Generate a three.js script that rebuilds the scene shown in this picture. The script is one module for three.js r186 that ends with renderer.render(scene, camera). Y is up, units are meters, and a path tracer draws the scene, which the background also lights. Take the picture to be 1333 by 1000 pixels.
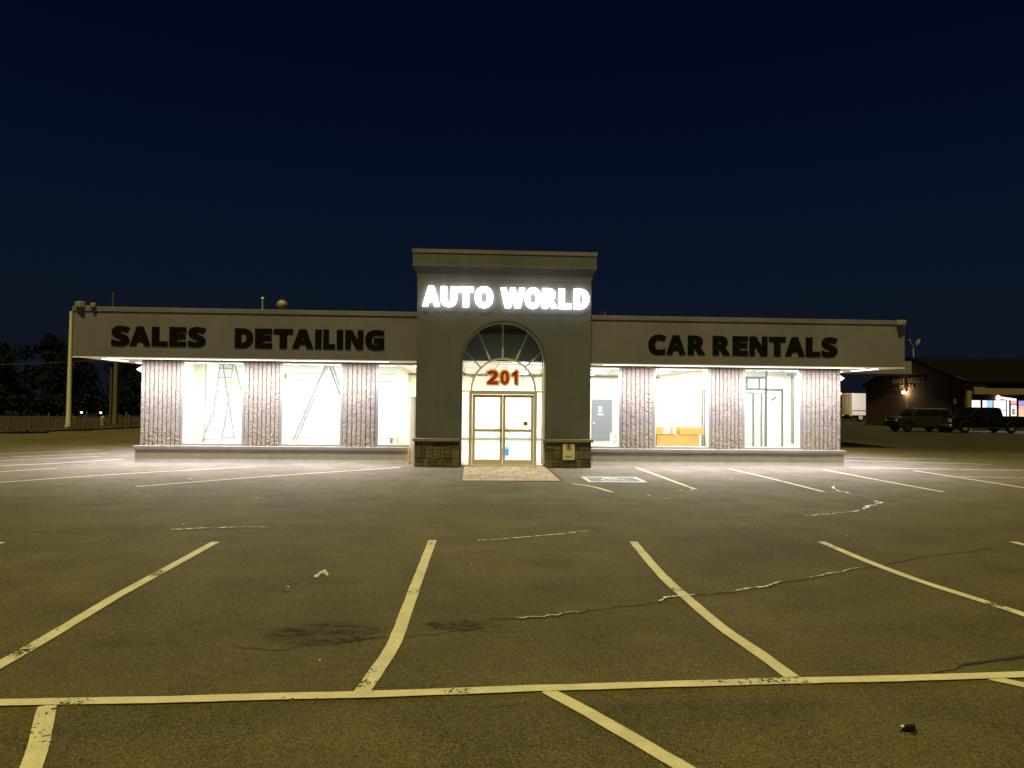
import * as THREE from 'three';
import { FontLoader } from 'three/addons/loaders/FontLoader.js';
import { RoundedBoxGeometry } from 'three/addons/geometries/RoundedBoxGeometry.js';
import { mergeGeometries, mergeVertices } from 'three/addons/utils/BufferGeometryUtils.js';
import { RectAreaLightUniformsLib } from 'three/addons/lights/RectAreaLightUniformsLib.js';
RectAreaLightUniformsLib.init();

// ---------------------------------------------------------------- camera, sky, sun, exposure
const scene = new THREE.Scene();
const camera = new THREE.PerspectiveCamera(2 * Math.atan(500 / 950) * 180 / Math.PI, 4 / 3, 0.1, 900);
camera.position.set(-0.93, 1.8, 21.49);
camera.rotation.order = 'YXZ';
camera.rotation.set(0.0249, -0.0563, 0.0106);

const renderer = new THREE.WebGLRenderer({ antialias: true });
renderer.toneMapping = THREE.LinearToneMapping;
renderer.toneMappingExposure = 1;
renderer.shadowMap.enabled = true;

{ // late dusk sky: one computed equirectangular gradient
  const W = 512, H = 256, d = new Float32Array(W * H * 4);
  const stops = [[-90, .0022, .0036, .0075], [0, .0052, .0076, .0128], [4, .0048, .0077, .0142], [10, .0034, .0072, .0182], [17, .0020, .0046, .0165], [25, .0012, .0027, .0138], [32, .0010, .0021, .0118], [60, .0008, .0018, .0080], [90, .0007, .0015, .0065]];
  for (let j = 0; j < H; j++) {
    const el = ((j + .5) / H - .5) * 180;
    let k = 0; while (k < stops.length - 2 && stops[k + 1][0] < el) k++;
    const a = stops[k], b = stops[k + 1], t = THREE.MathUtils.clamp((el - a[0]) / (b[0] - a[0]), 0, 1);
    for (let i = 0; i < W; i++) {
      const o = (j * W + i) * 4;
      for (let c = 0; c < 3; c++) d[o + c] = a[c + 1] + (b[c + 1] - a[c + 1]) * t;
      d[o + 3] = 1;
    }
  }
  const t = new THREE.DataTexture(d, W, H, THREE.RGBAFormat, THREE.FloatType);
  t.mapping = THREE.EquirectangularReflectionMapping; t.magFilter = THREE.LinearFilter; t.needsUpdate = true;
  scene.background = t; scene.environment = t;
}
const sun = new THREE.DirectionalLight(new THREE.Color().setRGB(1, .81, .25), 3.2);
sun.name = 'sun';
sun.position.set(-6, 50, 26); sun.target.position.set(0, 0, 0);
sun.castShadow = true; sun.shadow.radius = 6; sun.shadow.mapSize.set(4096, 4096);
Object.assign(sun.shadow.camera, { left: -60, right: 60, top: 80, bottom: -60, near: 1, far: 160 });
scene.add(sun, sun.target);

// ---------------------------------------------------------------- helpers
let seed = 7;
const rnd = () => { seed = (seed + 0x6d2b79f5) | 0; let t = Math.imul(seed ^ (seed >>> 15), 1 | seed); t = (t + Math.imul(t ^ (t >>> 7), 61 | t)) ^ t; return ((t ^ (t >>> 14)) >>> 0) / 4294967296; };
const rr = (a, b) => a + (b - a) * rnd();
const clamp = THREE.MathUtils.clamp, lerp = THREE.MathUtils.lerp, sstep = (x, a, b) => { const t = clamp((x - a) / (b - a), 0, 1); return t * t * (3 - 2 * t); };
const hash2 = (x, y, s) => { let h = Math.imul(x, 374761393) ^ Math.imul(y, 668265263) ^ Math.imul(s, 1442695041); h = Math.imul(h ^ (h >>> 13), 1274126177); return ((h ^ (h >>> 16)) >>> 0) / 4294967296; };
function vnoise(x, y, s, per = 0) {
  const xi = Math.floor(x), yi = Math.floor(y), fx = x - xi, fy = y - yi, u = fx * fx * (3 - 2 * fx), v = fy * fy * (3 - 2 * fy);
  const w = (a) => per ? ((a % per) + per) % per : a;
  const a = hash2(w(xi), w(yi), s), b = hash2(w(xi + 1), w(yi), s), c = hash2(w(xi), w(yi + 1), s), d = hash2(w(xi + 1), w(yi + 1), s);
  return a + (b - a) * u + (c - a) * v + (a - b - c + d) * u * v;
}
function fbm(x, y, s, oct = 4, per = 0) { let t = 0, a = .5, n = 0; for (let o = 0; o < oct; o++) { t += a * vnoise(x, y, s + o, per); n += a; a *= .5; x *= 2; y *= 2; per *= 2; } return t / n; }
// a tileable texture of size n computed from f(u, v) in 0..1 -> [r, g, b] linear 0..1 or one number
function tex(n, f, metres, srgb = false) {
  const d = new Uint8Array(n * n * 4);
  for (let j = 0; j < n; j++) for (let i = 0; i < n; i++) {
    const v = f(i / n, j / n), o = (j * n + i) * 4, g = Array.isArray(v) ? v : [v, v, v];
    for (let c = 0; c < 3; c++) { const x = clamp(g[c], 0, 1); d[o + c] = 255 * (srgb ? (x <= .0031308 ? x * 12.92 : 1.055 * Math.pow(x, 1 / 2.4) - .055) : x); }
    d[o + 3] = 255;
  }
  const t = new THREE.DataTexture(d, n, n, THREE.RGBAFormat);
  t.wrapS = t.wrapT = THREE.RepeatWrapping; t.magFilter = THREE.LinearFilter; t.minFilter = THREE.LinearMipmapLinearFilter;
  if (srgb) t.colorSpace = THREE.SRGBColorSpace;
  t.repeat.set(1 / metres, 1 / metres); t.needsUpdate = true;
  return t;
}
const lin = (r, g, b) => new THREE.Color().setRGB(r, g, b);
const mat = (name, c, rough = .8, extra = {}) => { const m = new THREE.MeshStandardMaterial({ color: Array.isArray(c) ? lin(...c) : c, roughness: rough, ...extra }); m.name = name; return m; };
const phys = (name, c, rough, extra = {}) => { const m = new THREE.MeshPhysicalMaterial({ color: lin(...c), roughness: rough, ...extra }); m.name = name; return m; };

// uv in metres from the dominant axis of each face
function uvM(g) {
  if (g.index) g = g.toNonIndexed();
  const p = g.attributes.position, n = g.attributes.normal, uv = new Float32Array(p.count * 2);
  for (let i = 0; i < p.count; i++) {
    const ax = Math.abs(n.getX(i)), ay = Math.abs(n.getY(i)), az = Math.abs(n.getZ(i));
    if (ax >= ay && ax >= az) { uv[2 * i] = p.getZ(i); uv[2 * i + 1] = p.getY(i); } else if (ay >= az) { uv[2 * i] = p.getX(i); uv[2 * i + 1] = p.getZ(i); } else { uv[2 * i] = p.getX(i); uv[2 * i + 1] = p.getY(i); }
  }
  g.setAttribute('uv', new THREE.BufferAttribute(uv, 2));
  return g;
}
const bx = (x0, x1, y0, y1, z0, z1) => new THREE.BoxGeometry(Math.abs(x1 - x0), Math.abs(y1 - y0), Math.abs(z1 - z0)).translate((x0 + x1) / 2, (y0 + y1) / 2, (z0 + z1) / 2);
const rbx = (x0, x1, y0, y1, z0, z1, r = .01, s = 1) => new RoundedBoxGeometry(Math.abs(x1 - x0), Math.abs(y1 - y0), Math.abs(z1 - z0), s, r).translate((x0 + x1) / 2, (y0 + y1) / 2, (z0 + z1) / 2);
const cyl = (r0, r1, h, n = 16) => new THREE.CylinderGeometry(r1, r0, h, n).translate(0, h / 2, 0);
function bar(a, b, w, d = w, n = 0) { // a square (n=0) or round bar between two points
  const A = new THREE.Vector3(...a), B = new THREE.Vector3(...b), L = A.distanceTo(B);
  const g = n ? new THREE.CylinderGeometry(w, w, L, n) : new THREE.BoxGeometry(w, L, d);
  g.applyQuaternion(new THREE.Quaternion().setFromUnitVectors(new THREE.Vector3(0, 1, 0), B.clone().sub(A).normalize()));
  return g.translate(...A.add(B).multiplyScalar(.5).toArray());
}
const names = new Map();
function numbered(n) { const k = names.get(n) ?? 0; names.set(n, k + 1); return k ? n + '_' + String(k).padStart(3, '0') : n; }
function merged(gs) {
  gs = [].concat(gs).map((g) => (g.index ? g.toNonIndexed() : g));
  for (const g of gs) { for (const k of Object.keys(g.attributes)) if (!['position', 'normal', 'uv'].includes(k)) g.deleteAttribute(k); }
  return gs.length > 1 ? mergeGeometries(gs) : gs[0];
}
function obj(name, gs, m, parent = scene, metreUv = true) {
  let g = merged(gs);
  if (metreUv) g = uvM(g);
  const o = new THREE.Mesh(g, m);
  o.name = parent === scene ? numbered(name) : name; o.castShadow = o.receiveShadow = true;
  parent.add(o); return o;
}
function tag(o, label, category, group) { o.userData.label = label; o.userData.category = category; if (group) o.userData.group = group; return o; }
function thing(name, label, category, [x, y, z] = [0, 0, 0], turn = 0, group) {
  const o = new THREE.Group(); o.name = numbered(name); o.position.set(x, y, z); o.rotation.y = turn; scene.add(o);
  return tag(o, label, category, group);
}
function part(name, parent) { const o = new THREE.Group(); o.name = name; parent.add(o); return o; }
function struct(name, gs, m, muv = true) { const o = obj(name, gs, m, scene, muv); o.userData.kind = 'structure'; return o; }
function rect(parent, name, color, intensity, w, h, pos, look) {
  const l = new THREE.RectAreaLight(color, intensity, w, h); l.name = name; l.position.set(...pos); l.lookAt(...look); parent.add(l); return l;
}
const font = await new FontLoader().loadAsync('fonts/droid/droid_sans_bold.typeface.json');
// one letter, thickened by `bold` (share of its size) and fitted into a box; it stands on z = 0 towards +z
function letter(ch, x0, x1, y0, y1, depth, bold = .05) {
  let shapes;
  if (ch === 'I') shapes = [new THREE.Shape([[0, 0], [.2, 0], [.2, .72], [0, .72]].map((p) => new THREE.Vector2(...p)))];
  else shapes = font.generateShapes(ch, 1);
  const g = new THREE.ExtrudeGeometry(shapes, { depth: 1, curveSegments: 8, bevelEnabled: bold > 0, bevelSize: bold, bevelThickness: .08, bevelSegments: 1 });
  g.computeBoundingBox();
  const b = g.boundingBox, s = [(x1 - x0) / (b.max.x - b.min.x), (y1 - y0) / (b.max.y - b.min.y), depth / (b.max.z - b.min.z)];
  g.translate(-b.min.x, -b.min.y, -b.min.z).scale(...s).translate(x0, y0, 0);
  g.computeVertexNormals();
  return g;
}

// ---------------------------------------------------------------- textures and materials
const T = {};
{
  // asphalt: aggregate stones as jittered cells in dark binder
  const S = 1024, C = 330, stones = new Float32Array(S * S), shade = new Float32Array(S * S);
  for (let j = 0; j < S; j++) for (let i = 0; i < S; i++) {
    const x = i / S * C, y = j / S * C, xi = Math.floor(x), yi = Math.floor(y); let d1 = 9, d2 = 9, id = 0;
    for (let b = -1; b < 2; b++) for (let a = -1; a < 2; a++) {
      const cx = (xi + a + C) % C, cy = (yi + b + C) % C, h = hash2(cx, cy, 3), dx = xi + a + h - x, dy = yi + b + hash2(cx, cy, 4) - y, d = dx * dx + dy * dy;
      if (d < d1) { d2 = d1; d1 = d; id = hash2(cx, cy, 8); } else if (d < d2) d2 = d;
    }
    stones[j * S + i] = Math.min(1, (Math.sqrt(d2) - Math.sqrt(d1)) * 1.9) * (.35 + .65 * id); shade[j * S + i] = id;
  }
  const at = (A, u, v) => A[Math.round(v * S) % S * S + Math.round(u * S) % S];
  T.asphalt = tex(S, (u, v) => {
    const big = fbm(u * 7, v * 7, 3, 5, 7), e = at(stones, u, v), id = at(shade, u, v);
    let a = .25 + .26 * (big - .5) + .46 * e * (.4 + id);
    if (id > .92) a += .62 * e;
    if (id < .16) a -= .13;
    return [a * 1.01, a, a * .97];
  }, 3.1, false);
  T.asphaltBump = tex(S, (u, v) => .62 * at(stones, u, v) + .38 * fbm(u * 22, v * 22, 31, 3, 22), 3.1);
  T.stucco = tex(512, (u, v) => .5 + .3 * (fbm(u * 90, v * 90, 41, 3, 90) - .5) + .3 * (fbm(u * 8, v * 8, 45, 3, 8) - .5), 1.1);
  T.stuccoCol = tex(512, (u, v) => { const a = .84 + .3 * (fbm(u * 5, v * 5, 51, 5, 5) - .5) + .22 * (fbm(u * 26, v * 2, 57, 4, 26) - .5) * fbm(u * 3, v * 3, 58, 2, 3) + .06 * (hash2(Math.floor(u * 512), Math.floor(v * 512), 3) - .5); return [a, a, a * .985]; }, 3.7);
  T.split = tex(512, (u, v) => fbm(u * 30, v * 30, 61, 4, 30), .8);
  T.splitCol = tex(512, (u, v) => { const s = fbm(u * 60, v * 60, 71, 3, 60), b = fbm(u * 4, v * 4, 75, 3, 4); const a = .64 + 1.05 * (s - .5) + .25 * (b - .5); return [a, a * .93, a * .90]; }, .83);
  T.concrete = tex(512, (u, v) => { const a = .8 + .3 * (fbm(u * 7, v * 4, 81, 5, 4) - .5) + .1 * (vnoise(u * 200, v * 200, 88, 200) - .5); return [a, a * .975, a * .95]; }, 1.9);
  T.stone = tex(512, (u, v) => { const a = .7 + .7 * (fbm(u * 9, v * 9, 91, 5, 9) - .5); return [a, a * .96, a * .86]; }, .7);
  T.wood = tex(256, (u, v) => { const r = .8 + .35 * (fbm(u * 2, v * 40, 95, 4, 40) - .5); return [r, r * .94, r * .85]; }, 1.2);
  // paint wear (alpha): mostly solid with chips showing the aggregate below
  T.wear = tex(1024, (u, v) => { const b = fbm(u * 5, v * 5, 101, 3, 5), s = vnoise(u * 210, v * 210, 103, 210), s2 = vnoise(u * 96, v * 96, 107, 96); return .62 * s + .38 * s2 > lerp(.0, .60, sstep(b, .56, .84)) ? 1 : 0; }, 2.3);
  T.paint = tex(512, (u, v) => { const a = .86 + .3 * (fbm(u * 12, v * 12, 111, 4, 12) - .5) + .16 * (vnoise(u * 160, v * 160, 115, 160) - .5); return [a, a * .99, a * .96]; }, 1.7);
}
const M = {
  stucco: mat('beige_stucco', [.140, .139, .182], .9, { map: T.stuccoCol, bumpMap: T.stucco, bumpScale: .004 }),
  stuccoGrey: mat('grey_stucco', [.093, .102, .130], .9, { map: T.stuccoCol, bumpMap: T.stucco, bumpScale: .004 }),
  coping: mat('coping_metal', [.140, .139, .170], .55, { map: T.stuccoCol }),
  soffit: mat('white_soffit', [.78, .76, .73], .6),
  block: mat('split_face_block', [.32, .298, .285], .95, { map: T.splitCol, bumpMap: T.split, bumpScale: .012 }),
  mortarJoint: mat('block_joint', [.10, .085, .075], .95),
  plinthCap: mat('plinth_cap_concrete', [.20, .19, .185], .85, { map: T.concrete, bumpMap: T.stucco, bumpScale: .002 }),
  plinth: mat('painted_concrete', [.44, .445, .50], .8, { map: T.concrete, bumpMap: T.stucco, bumpScale: .002 }),
  alu: mat('window_aluminium', [.21, .215, .22], .45, { metalness: .2 }),
  bronze: mat('champagne_aluminium', [.54, .53, .48], .45, { metalness: .2 }),
  glass: phys('clear_glass', [.97, .985, .97], .02, { transmission: 1, thickness: 0, ior: 1.5, specularIntensity: .8 }),
  white: mat('white_paint', [.80, .80, .77], .8),
  cream: mat('cream_wall', [.80, .76, .62], .85),
  greenWhite: mat('cool_white_wall', [.775, .80, .76], .85),
  seam: mat('panel_seam', [.24, .25, .23], .7),
  tile: mat('floor_tile', [.62, .55, .50], .45, { map: T.concrete }),
  dark: mat('dark_bulkhead', [.17, .23, .26], .8),
  roof: mat('roof_membrane', [.06, .06, .06], .9),
  letterBlack: phys('black_letter', [.006, .006, .006], .9, { specularIntensity: .05 }),
  signGlow: mat('sign_glow', [.9, .9, .9], .4, { emissive: lin(1, .90, .74), emissiveIntensity: 9 }),
  soffitGlow: mat('soffit_light_glow', [.9, .9, .9], .4, { emissive: lin(1, .96, .93), emissiveIntensity: 2.2 }),
  ceilingGlow: mat('ceiling_light_glow', [.9, .9, .9], .4, { emissive: lin(1, 1, .96), emissiveIntensity: 2.2 }),
  ladder: mat('ladder_aluminium', [.28, .29, .29], .5, { metalness: .2 }),
  orange: mat('orange_wood', [.80, .50, .16], .55, { map: T.wood }),
  stoneJoint: mat('stone_joint', [.035, .032, .026], .95),
  steel: mat('galvanised_steel', [.42, .42, .40], .5, { metalness: .4 }),
  paintLine: mat('marking_paint', [.70, .69, .60], .7, { map: T.paint, alphaMap: T.wear, alphaTest: .5, bumpMap: T.asphaltBump, bumpScale: .004 }),
  black: phys('black_plastic', [.005, .005, .005], .8, { specularIntensity: .25 }),
  rubber: phys('tyre_rubber', [.005, .005, .005], .95, { specularIntensity: .15 }),
  chrome: mat('chrome', [.85, .85, .85], .32, { metalness: 1 }),
};

// ---------------------------------------------------------------- ground
const groundY = (x, z) => -.14 * sstep(x, 19, 30) * sstep(-z, 9, 26);
{
  const axis = (a, b, step, far) => { const v = []; for (let x = a; x <= b + 1e-6; x += step) v.push(x); let s = step, l = a, h = b; while (h < far) { s *= 1.35; l -= s; h += s; v.unshift(l); v.push(h); } return v; };
  const X = axis(-15, 15, .13, 500), Z = axis(-3, 21.6, .12, 500);
  const pos = [], col = [], uv = [], idx = [];
  const patch = (x, z, cx, cz, rx, rz, s) => { const dx = (x - cx) / rx, dz = (z - cz) / rz; return sstep(1.15 - Math.hypot(dx, dz) + .9 * (fbm(x * 2.3, z * 2.3, s, 3) - .5), 0, .55); };
  for (const z of Z) for (const x of X) {
    pos.push(x, groundY(x, z), z); uv.push(x, z);
    let c = .92 + .5 * (fbm(x * .33 + 40, z * .33 + 40, 201, 5) - .5) + .3 * (fbm(x * 2.1, z * 2.1, 211, 4) - .5);
    for (const [ox, oz, r0, k] of [[-2.7, 13.1, .3, .2], [.0, 13.4, .34, .16], [2.4, 13.0, .3, .18], [-5.3, 13.3, .34, .16], [5.1, 13.6, .32, .15], [-.2, 14.4, .16, .14], [5.1, 4.6, .4, .12], [7.7, 4.4, .4, .12], [2.6, 14.9, .12, .14]]) if (Math.abs(x - ox) < 1 && Math.abs(z - oz) < 1) c -= k * patch(x, z, ox, oz, r0, r0 * 1.2, 251);
    c += .10 * sstep(fbm(x * .6 + 9, z * 2.4, 221, 3), .5, .8);
    c -= .42 * patch(x, z, -2.05, 15.72, .5, .36, 231) * (0.6 + .4 * vnoise(x * 14, z * 14, 233));
    c -= .38 * patch(x, z, -1.0, 15.55, .33, .18, 235) * (0.6 + .4 * vnoise(x * 14, z * 14, 236));
    c -= .25 * patch(x, z, -3.45, 15.95, .3, .15, 237);
    c -= .20 * patch(x, z, .5, 17.2, 1.4, .1, 239);
    c += .30 * patch(x, z, 1.6, 15.62, .11, .09, 241) + .18 * patch(x, z, .15, 15.1, .22, .15, 243);
    const pale = sstep(z, 9.5, 1.0) * sstep(x, -20, -13) * sstep(-x, -18, -12) * sstep(z, -10, -3); c *= 1 + .62 * pale;  // light pool around the building painted into the asphalt colour
    const right = sstep(x, 13, 20) * sstep(-z, 2, 9);            // lamp falloff painted into the asphalt colour at far right
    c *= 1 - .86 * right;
    const far = sstep(-z, 3, 10) * sstep(-x, 8, 12);
    c *= 1 - .12 * far;
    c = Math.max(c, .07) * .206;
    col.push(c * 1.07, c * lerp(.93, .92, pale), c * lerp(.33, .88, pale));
  }
  const w = X.length;
  for (let j = 0; j < Z.length - 1; j++) for (let i = 0; i < w - 1; i++) { const a = j * w + i; idx.push(a, a + w, a + 1, a + 1, a + w, a + w + 1); }
  const g = new THREE.BufferGeometry();
  g.setAttribute('position', new THREE.Float32BufferAttribute(pos, 3)); g.setAttribute('color', new THREE.Float32BufferAttribute(col, 3)); g.setAttribute('uv', new THREE.Float32BufferAttribute(uv, 2));
  g.setIndex(idx); g.computeVertexNormals();
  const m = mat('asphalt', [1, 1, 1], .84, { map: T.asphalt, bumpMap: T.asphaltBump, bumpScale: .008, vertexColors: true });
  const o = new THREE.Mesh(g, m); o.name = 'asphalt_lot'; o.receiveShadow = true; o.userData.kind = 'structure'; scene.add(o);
}
// a strip laid on the ground along waypoints: w = width(s), wobbling edges
function strip(pts, width, y, wob = .006, step = .12, sd = 1) {
  const P = []; let s = 0;
  for (let i = 0; i < pts.length - 1; i++) {
    const [x0, z0] = pts[i], [x1, z1] = pts[i + 1], L = Math.hypot(x1 - x0, z1 - z0), n = Math.max(1, Math.ceil(L / step));
    for (let k = i ? 1 : 0; k <= n; k++) { const t = k / n; P.push([lerp(x0, x1, t), lerp(z0, z1, t), s + L * t]); }
    s += L;
  }
  const pos = [], idx = [], nor = [];
  P.forEach(([x, z, d], i) => {
    const a = P[Math.max(0, i - 1)], b = P[Math.min(P.length - 1, i + 1)], dx = b[0] - a[0], dz = b[1] - a[1], l = Math.hypot(dx, dz) || 1;
    const w = (typeof width === 'function' ? width(d / s) : width) / 2, e0 = wob * 2 * (fbm(d * 5, sd, sd * 3 + 1, 3) - .5), e1 = wob * 2 * (fbm(d * 5, sd, sd * 3 + 2, 3) - .5);
    pos.push(x - dz / l * (w + e0), y, z + dx / l * (w + e0), x + dz / l * (w + e1), y, z - dx / l * (w + e1)); nor.push(0, 1, 0, 0, 1, 0);
    if (i) { const k = 2 * i; idx.push(k - 2, k - 1, k, k - 1, k + 1, k); }
  });
  const g = new THREE.BufferGeometry();
  g.setAttribute('position', new THREE.Float32BufferAttribute(pos, 3)); g.setAttribute('normal', new THREE.Float32BufferAttribute(nor, 3));
  g.setAttribute('uv', new THREE.Float32BufferAttribute(new Float32Array(pos.length / 3 * 2), 2)); g.setIndex(idx);
  // make every triangle face up
  const q = g.toNonIndexed(), p = q.attributes.position;
  for (let t = 0; t < p.count; t += 3) { const ax = p.getX(t + 1) - p.getX(t), az = p.getZ(t + 1) - p.getZ(t), bx_ = p.getX(t + 2) - p.getX(t), bz = p.getZ(t + 2) - p.getZ(t); if (az * bx_ - ax * bz < 0) { const x = p.getX(t + 1), z = p.getZ(t + 1); p.setXYZ(t + 1, p.getX(t + 2), y, p.getZ(t + 2)); p.setXYZ(t + 2, x, y, z); } }
  return q;
}
{
  const bays = [ // [waypoints, width]
    [[[-4.11, 12.08], [-4.11, 13.66], [-4.11, 14.67], [-4.07, 15.61], [-4.05, 16.9]], .105],
    [[[-1.40, 11.97], [-1.44, 14.08], [-1.46, 15.36], [-1.475, 16.03], [-1.52, 16.46], [-1.575, 16.9]], .105],
    [[[1.20, 12.08], [1.09, 13.92], [1.09, 14.86], [1.11, 15.68], [1.17, 16.26], [1.21, 16.74]], .105],
    [[[3.70, 12.08], [3.67, 13.36], [3.71, 14.21], [3.88, 15.38], [3.9, 16.6]], .105],
    [[[6.32, 12.09], [6.36, 16.5]], .105], [[[-6.69, 12.1], [-6.7, 17]], .105],
    [[[-3.37, 17.05], [-3.12, 17.58], [-3.03, 17.8], [-2.2, 19.6]], .10],
    [[[-.43, 16.92], [-.25, 17.21], [.09, 17.81], [.9, 19.3]], .10],
    [[[2.53, 16.79], [2.69, 16.95], [3.6, 18.2]], .10],
    // near the building: straight stalls to the right, slanted ones to the left
    [[[3.72, 1.3], [3.82, 6.31]], .10], [[[6.29, 1.5], [6.40, 3.87], [6.42, 6.63]], .10], [[[8.95, 1.5], [8.98, 4.88], [9.03, 6.62]], .10], [[[11.46, 1.7], [11.5, 3.73], [11.46, 5.9]], .10],
    [[[1.35, 5.33], [1.7, 5.9], [1.95, 6.89]], .09],
    [[[10.09, .82], [14.84, 1.5], [20, 2.2]], .10], [[[11.7, 3.35], [13.21, 3.56], [18, 4.2]], .08], [[[11.31, -1.76], [15.4, -.58]], .09], [[[10.9, -3.4], [15.4, -2.6]], .09],
    [[[-10.75, 5.58], [-9.91, 4.53], [-8.94, 3.51], [-6.69, 1.62]], .10], [[[-12.6, 7.6], [-10.75, 5.6]], .10], [[[-7.69, 6.23], [-5.9, 4.35], [-4.41, 2.99], [-2.8, 1.62]], .10],
    [[[-14, 5.4], [-12.16, 3.31], [-11.35, 2.35]], .09], [[[-13.1, 1.8], [-12.1, .78], [-11.1, -.6]], .09], [[[-14.12, .15], [-12.25, -1.59]], .09], [[[-15.6, -.2], [-14.78, -.92], [-12.6, -2.9]], .09], [[[-17, -1.2], [-13.6, -4.4]], .09],
  ];
  const smooth = (p) => p.length < 3 ? p : new THREE.CatmullRomCurve3(p.map(([x, z]) => new THREE.Vector3(x, 0, z)), false, 'centripetal').getSpacedPoints(Math.max(8, p.length * 5)).map((v) => [v.x, v.z]);
  bays.forEach(([p, w], i) => struct('parking_line', strip(smooth(p), w, .008, .005, .1, i + 3), M.paintLine));
  struct('parking_line', strip([[-7.5, 17.12], [-3.66, 17.01], [-2.79, 17.0], [-2.06, 16.97], [-1.44, 16.95], [-.49, 16.89], [1.02, 16.82], [2.07, 16.79], [2.8, 16.75], [6.6, 16.55]], .10, .0122, .006, .1, 2), M.paintLine);

  // accessible bay symbol: white outline, blue field, white wheelchair figure
  const hc = new THREE.Group(); hc.name = 'accessible_bay_marking'; hc.userData.kind = 'structure'; scene.add(hc);
  const quad = (a, b, c, d, y) => { const g = new THREE.BufferGeometry(); g.setAttribute('position', new THREE.Float32BufferAttribute([a, b, c, a, c, d].flatMap(([x, z]) => [x, y, z]), 3)); g.setAttribute('normal', new THREE.Float32BufferAttribute(Array(6).fill([0, 1, 0]).flat(), 3)); g.setAttribute('uv', new THREE.Float32BufferAttribute(new Float32Array(12), 2)); return g; };
  const q = (x0, x1, z0, z1, y) => quad([x0, z1], [x1, z1], [x1, z0], [x0, z0], y);
  const wp = mat('marking_white', [.68, .68, .66], .7, { map: T.paint }), bp = mat('marking_blue', [.12, .22, .46], .7, { map: T.paint });
  obj('field', q(1.86, 3.02, 3.96, 4.86, .008), bp, hc);
  obj('border', [q(1.76, 1.86, 3.82, 5.02, .008), q(3.02, 3.12, 3.82, 5.02, .008), q(1.86, 3.02, 3.82, 3.96, .008), q(1.86, 3.02, 4.86, 5.02, .008)], wp, hc);
  const ring = new THREE.RingGeometry(.2, .27, 24, 1, .6, 4.4).rotateX(-Math.PI / 2).translate(2.4, .012, 4.55);
  obj('wheelchair_symbol', [ring, new THREE.CircleGeometry(.085, 16).rotateX(-Math.PI / 2).translate(2.33, .0121, 4.03), strip([[2.34, 4.12], [2.37, 4.42], [2.62, 4.42], [2.74, 4.68]], .07, .0122, 0), strip([[2.36, 4.24], [2.58, 4.26]], .05, .0124, 0)], wp, hc, false);

  // cracks, window glints along them painted as pale strips, tar seams
  const crackM = mat('open_crack', [.022, .019, .013], .95), tarM = mat('tar_sealant', [.012, .011, .014], .75), glintM = mat('painted_crack_glint', [.74, .78, .95], .45);
  const jag = (pts, amp, n, s) => { const o = []; for (let i = 0; i < pts.length - 1; i++) for (let k = 0; k < n; k++) { const t = k / n; o.push([lerp(pts[i][0], pts[i + 1][0], t) + amp * (vnoise(i * n + k, 1, s) - .5) * (k ? 2 : .6), lerp(pts[i][1], pts[i + 1][1], t) + amp * (vnoise(i * n + k, 2, s) - .5) * (k ? 2 : .6)]); } o.push(pts.at(-1)); return o; };
  const A = jag([[-.75, 15.42], [-.56, 15.4], [-.28, 15.36], [.06, 15.21], [.58, 15.01], [1.08, 14.73], [1.66, 14.55], [2.57, 14.07], [3.62, 13.52], [4.86, 12.86], [5.82, 12.49]], .035, 6, 5);
  const B = jag([[-1.4, 12.2], [-.98, 12.13], [-.64, 11.98], [-.01, 11.7], [.55, 11.42], [.9, 11.25]], .03, 5, 7);
  const C = jag([[-9, 11.4], [-7.15, 11.38], [-6.26, 11.38], [-5.15, 11.29], [-4.83, 11.2], [-4.05, 11.04], [-3.1, 11.1]], .04, 6, 9);
  const D = jag([[7.29, 5.41], [6.82, 6.42], [6.84, 7.18], [6.78, 7.98], [6.64, 8.4], [6.06, 8.99], [5.57, 9.45], [4.67, 9.87], [3.84, 10.04], [2.6, 10.1], [1.6, 9.6]], .06, 5, 11);
  const E = jag([[-2.62, 16.02], [-2.3, 16.12], [-1.95, 16.0], [-1.6, 15.86], [-1.2, 15.8], [-.8, 15.62]], .03, 5, 13);
  struct('pavement_crack', strip(A, (t) => .012 + .018 * vnoise(t * 60, 0, 3), .003, .012, .03, 4), crackM);
  struct('pavement_crack', strip(B, .012, .003, .008, .04, 5), crackM);
  struct('pavement_crack', strip(C, (t) => .012 + .010 * vnoise(t * 50, 0, 6), .003, .01, .04, 6), crackM);
  struct('pavement_crack', strip(D, .010, .003, .006, .06, 8), crackM);
  struct('pavement_crack', strip(E, (t) => .004 + .010 * vnoise(t * 40, 0, 9), .003, .008, .03, 9), crackM);
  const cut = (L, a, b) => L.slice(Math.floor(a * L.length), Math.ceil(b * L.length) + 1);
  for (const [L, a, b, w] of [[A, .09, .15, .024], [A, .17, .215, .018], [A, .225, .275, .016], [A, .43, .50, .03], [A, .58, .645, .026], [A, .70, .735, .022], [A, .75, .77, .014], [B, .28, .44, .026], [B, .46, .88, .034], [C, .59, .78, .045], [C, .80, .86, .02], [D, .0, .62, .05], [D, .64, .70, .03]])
    struct('crack_glint', strip(cut(L, a, b), (t) => w * Math.max(.0, -.25 + 1.5 * vnoise(t * 22 + w * 900, 0, 21)) * Math.min(1, 6 * t + .2, 6 * (1 - t) + .2), .0162, .006, .02, Math.round(w * 1000)), glintM);
  struct('tar_seam', strip([[2.2, 16.69], [2.3, 16.66], [2.4, 16.63], [2.5, 16.555], [2.58, 16.525], [2.8, 16.47], [3.09, 16.39], [3.8, 16.2]], (t) => t < .22 ? .012 + .01 * t : .032, .004, .005, .03, 12), tarM);
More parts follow.
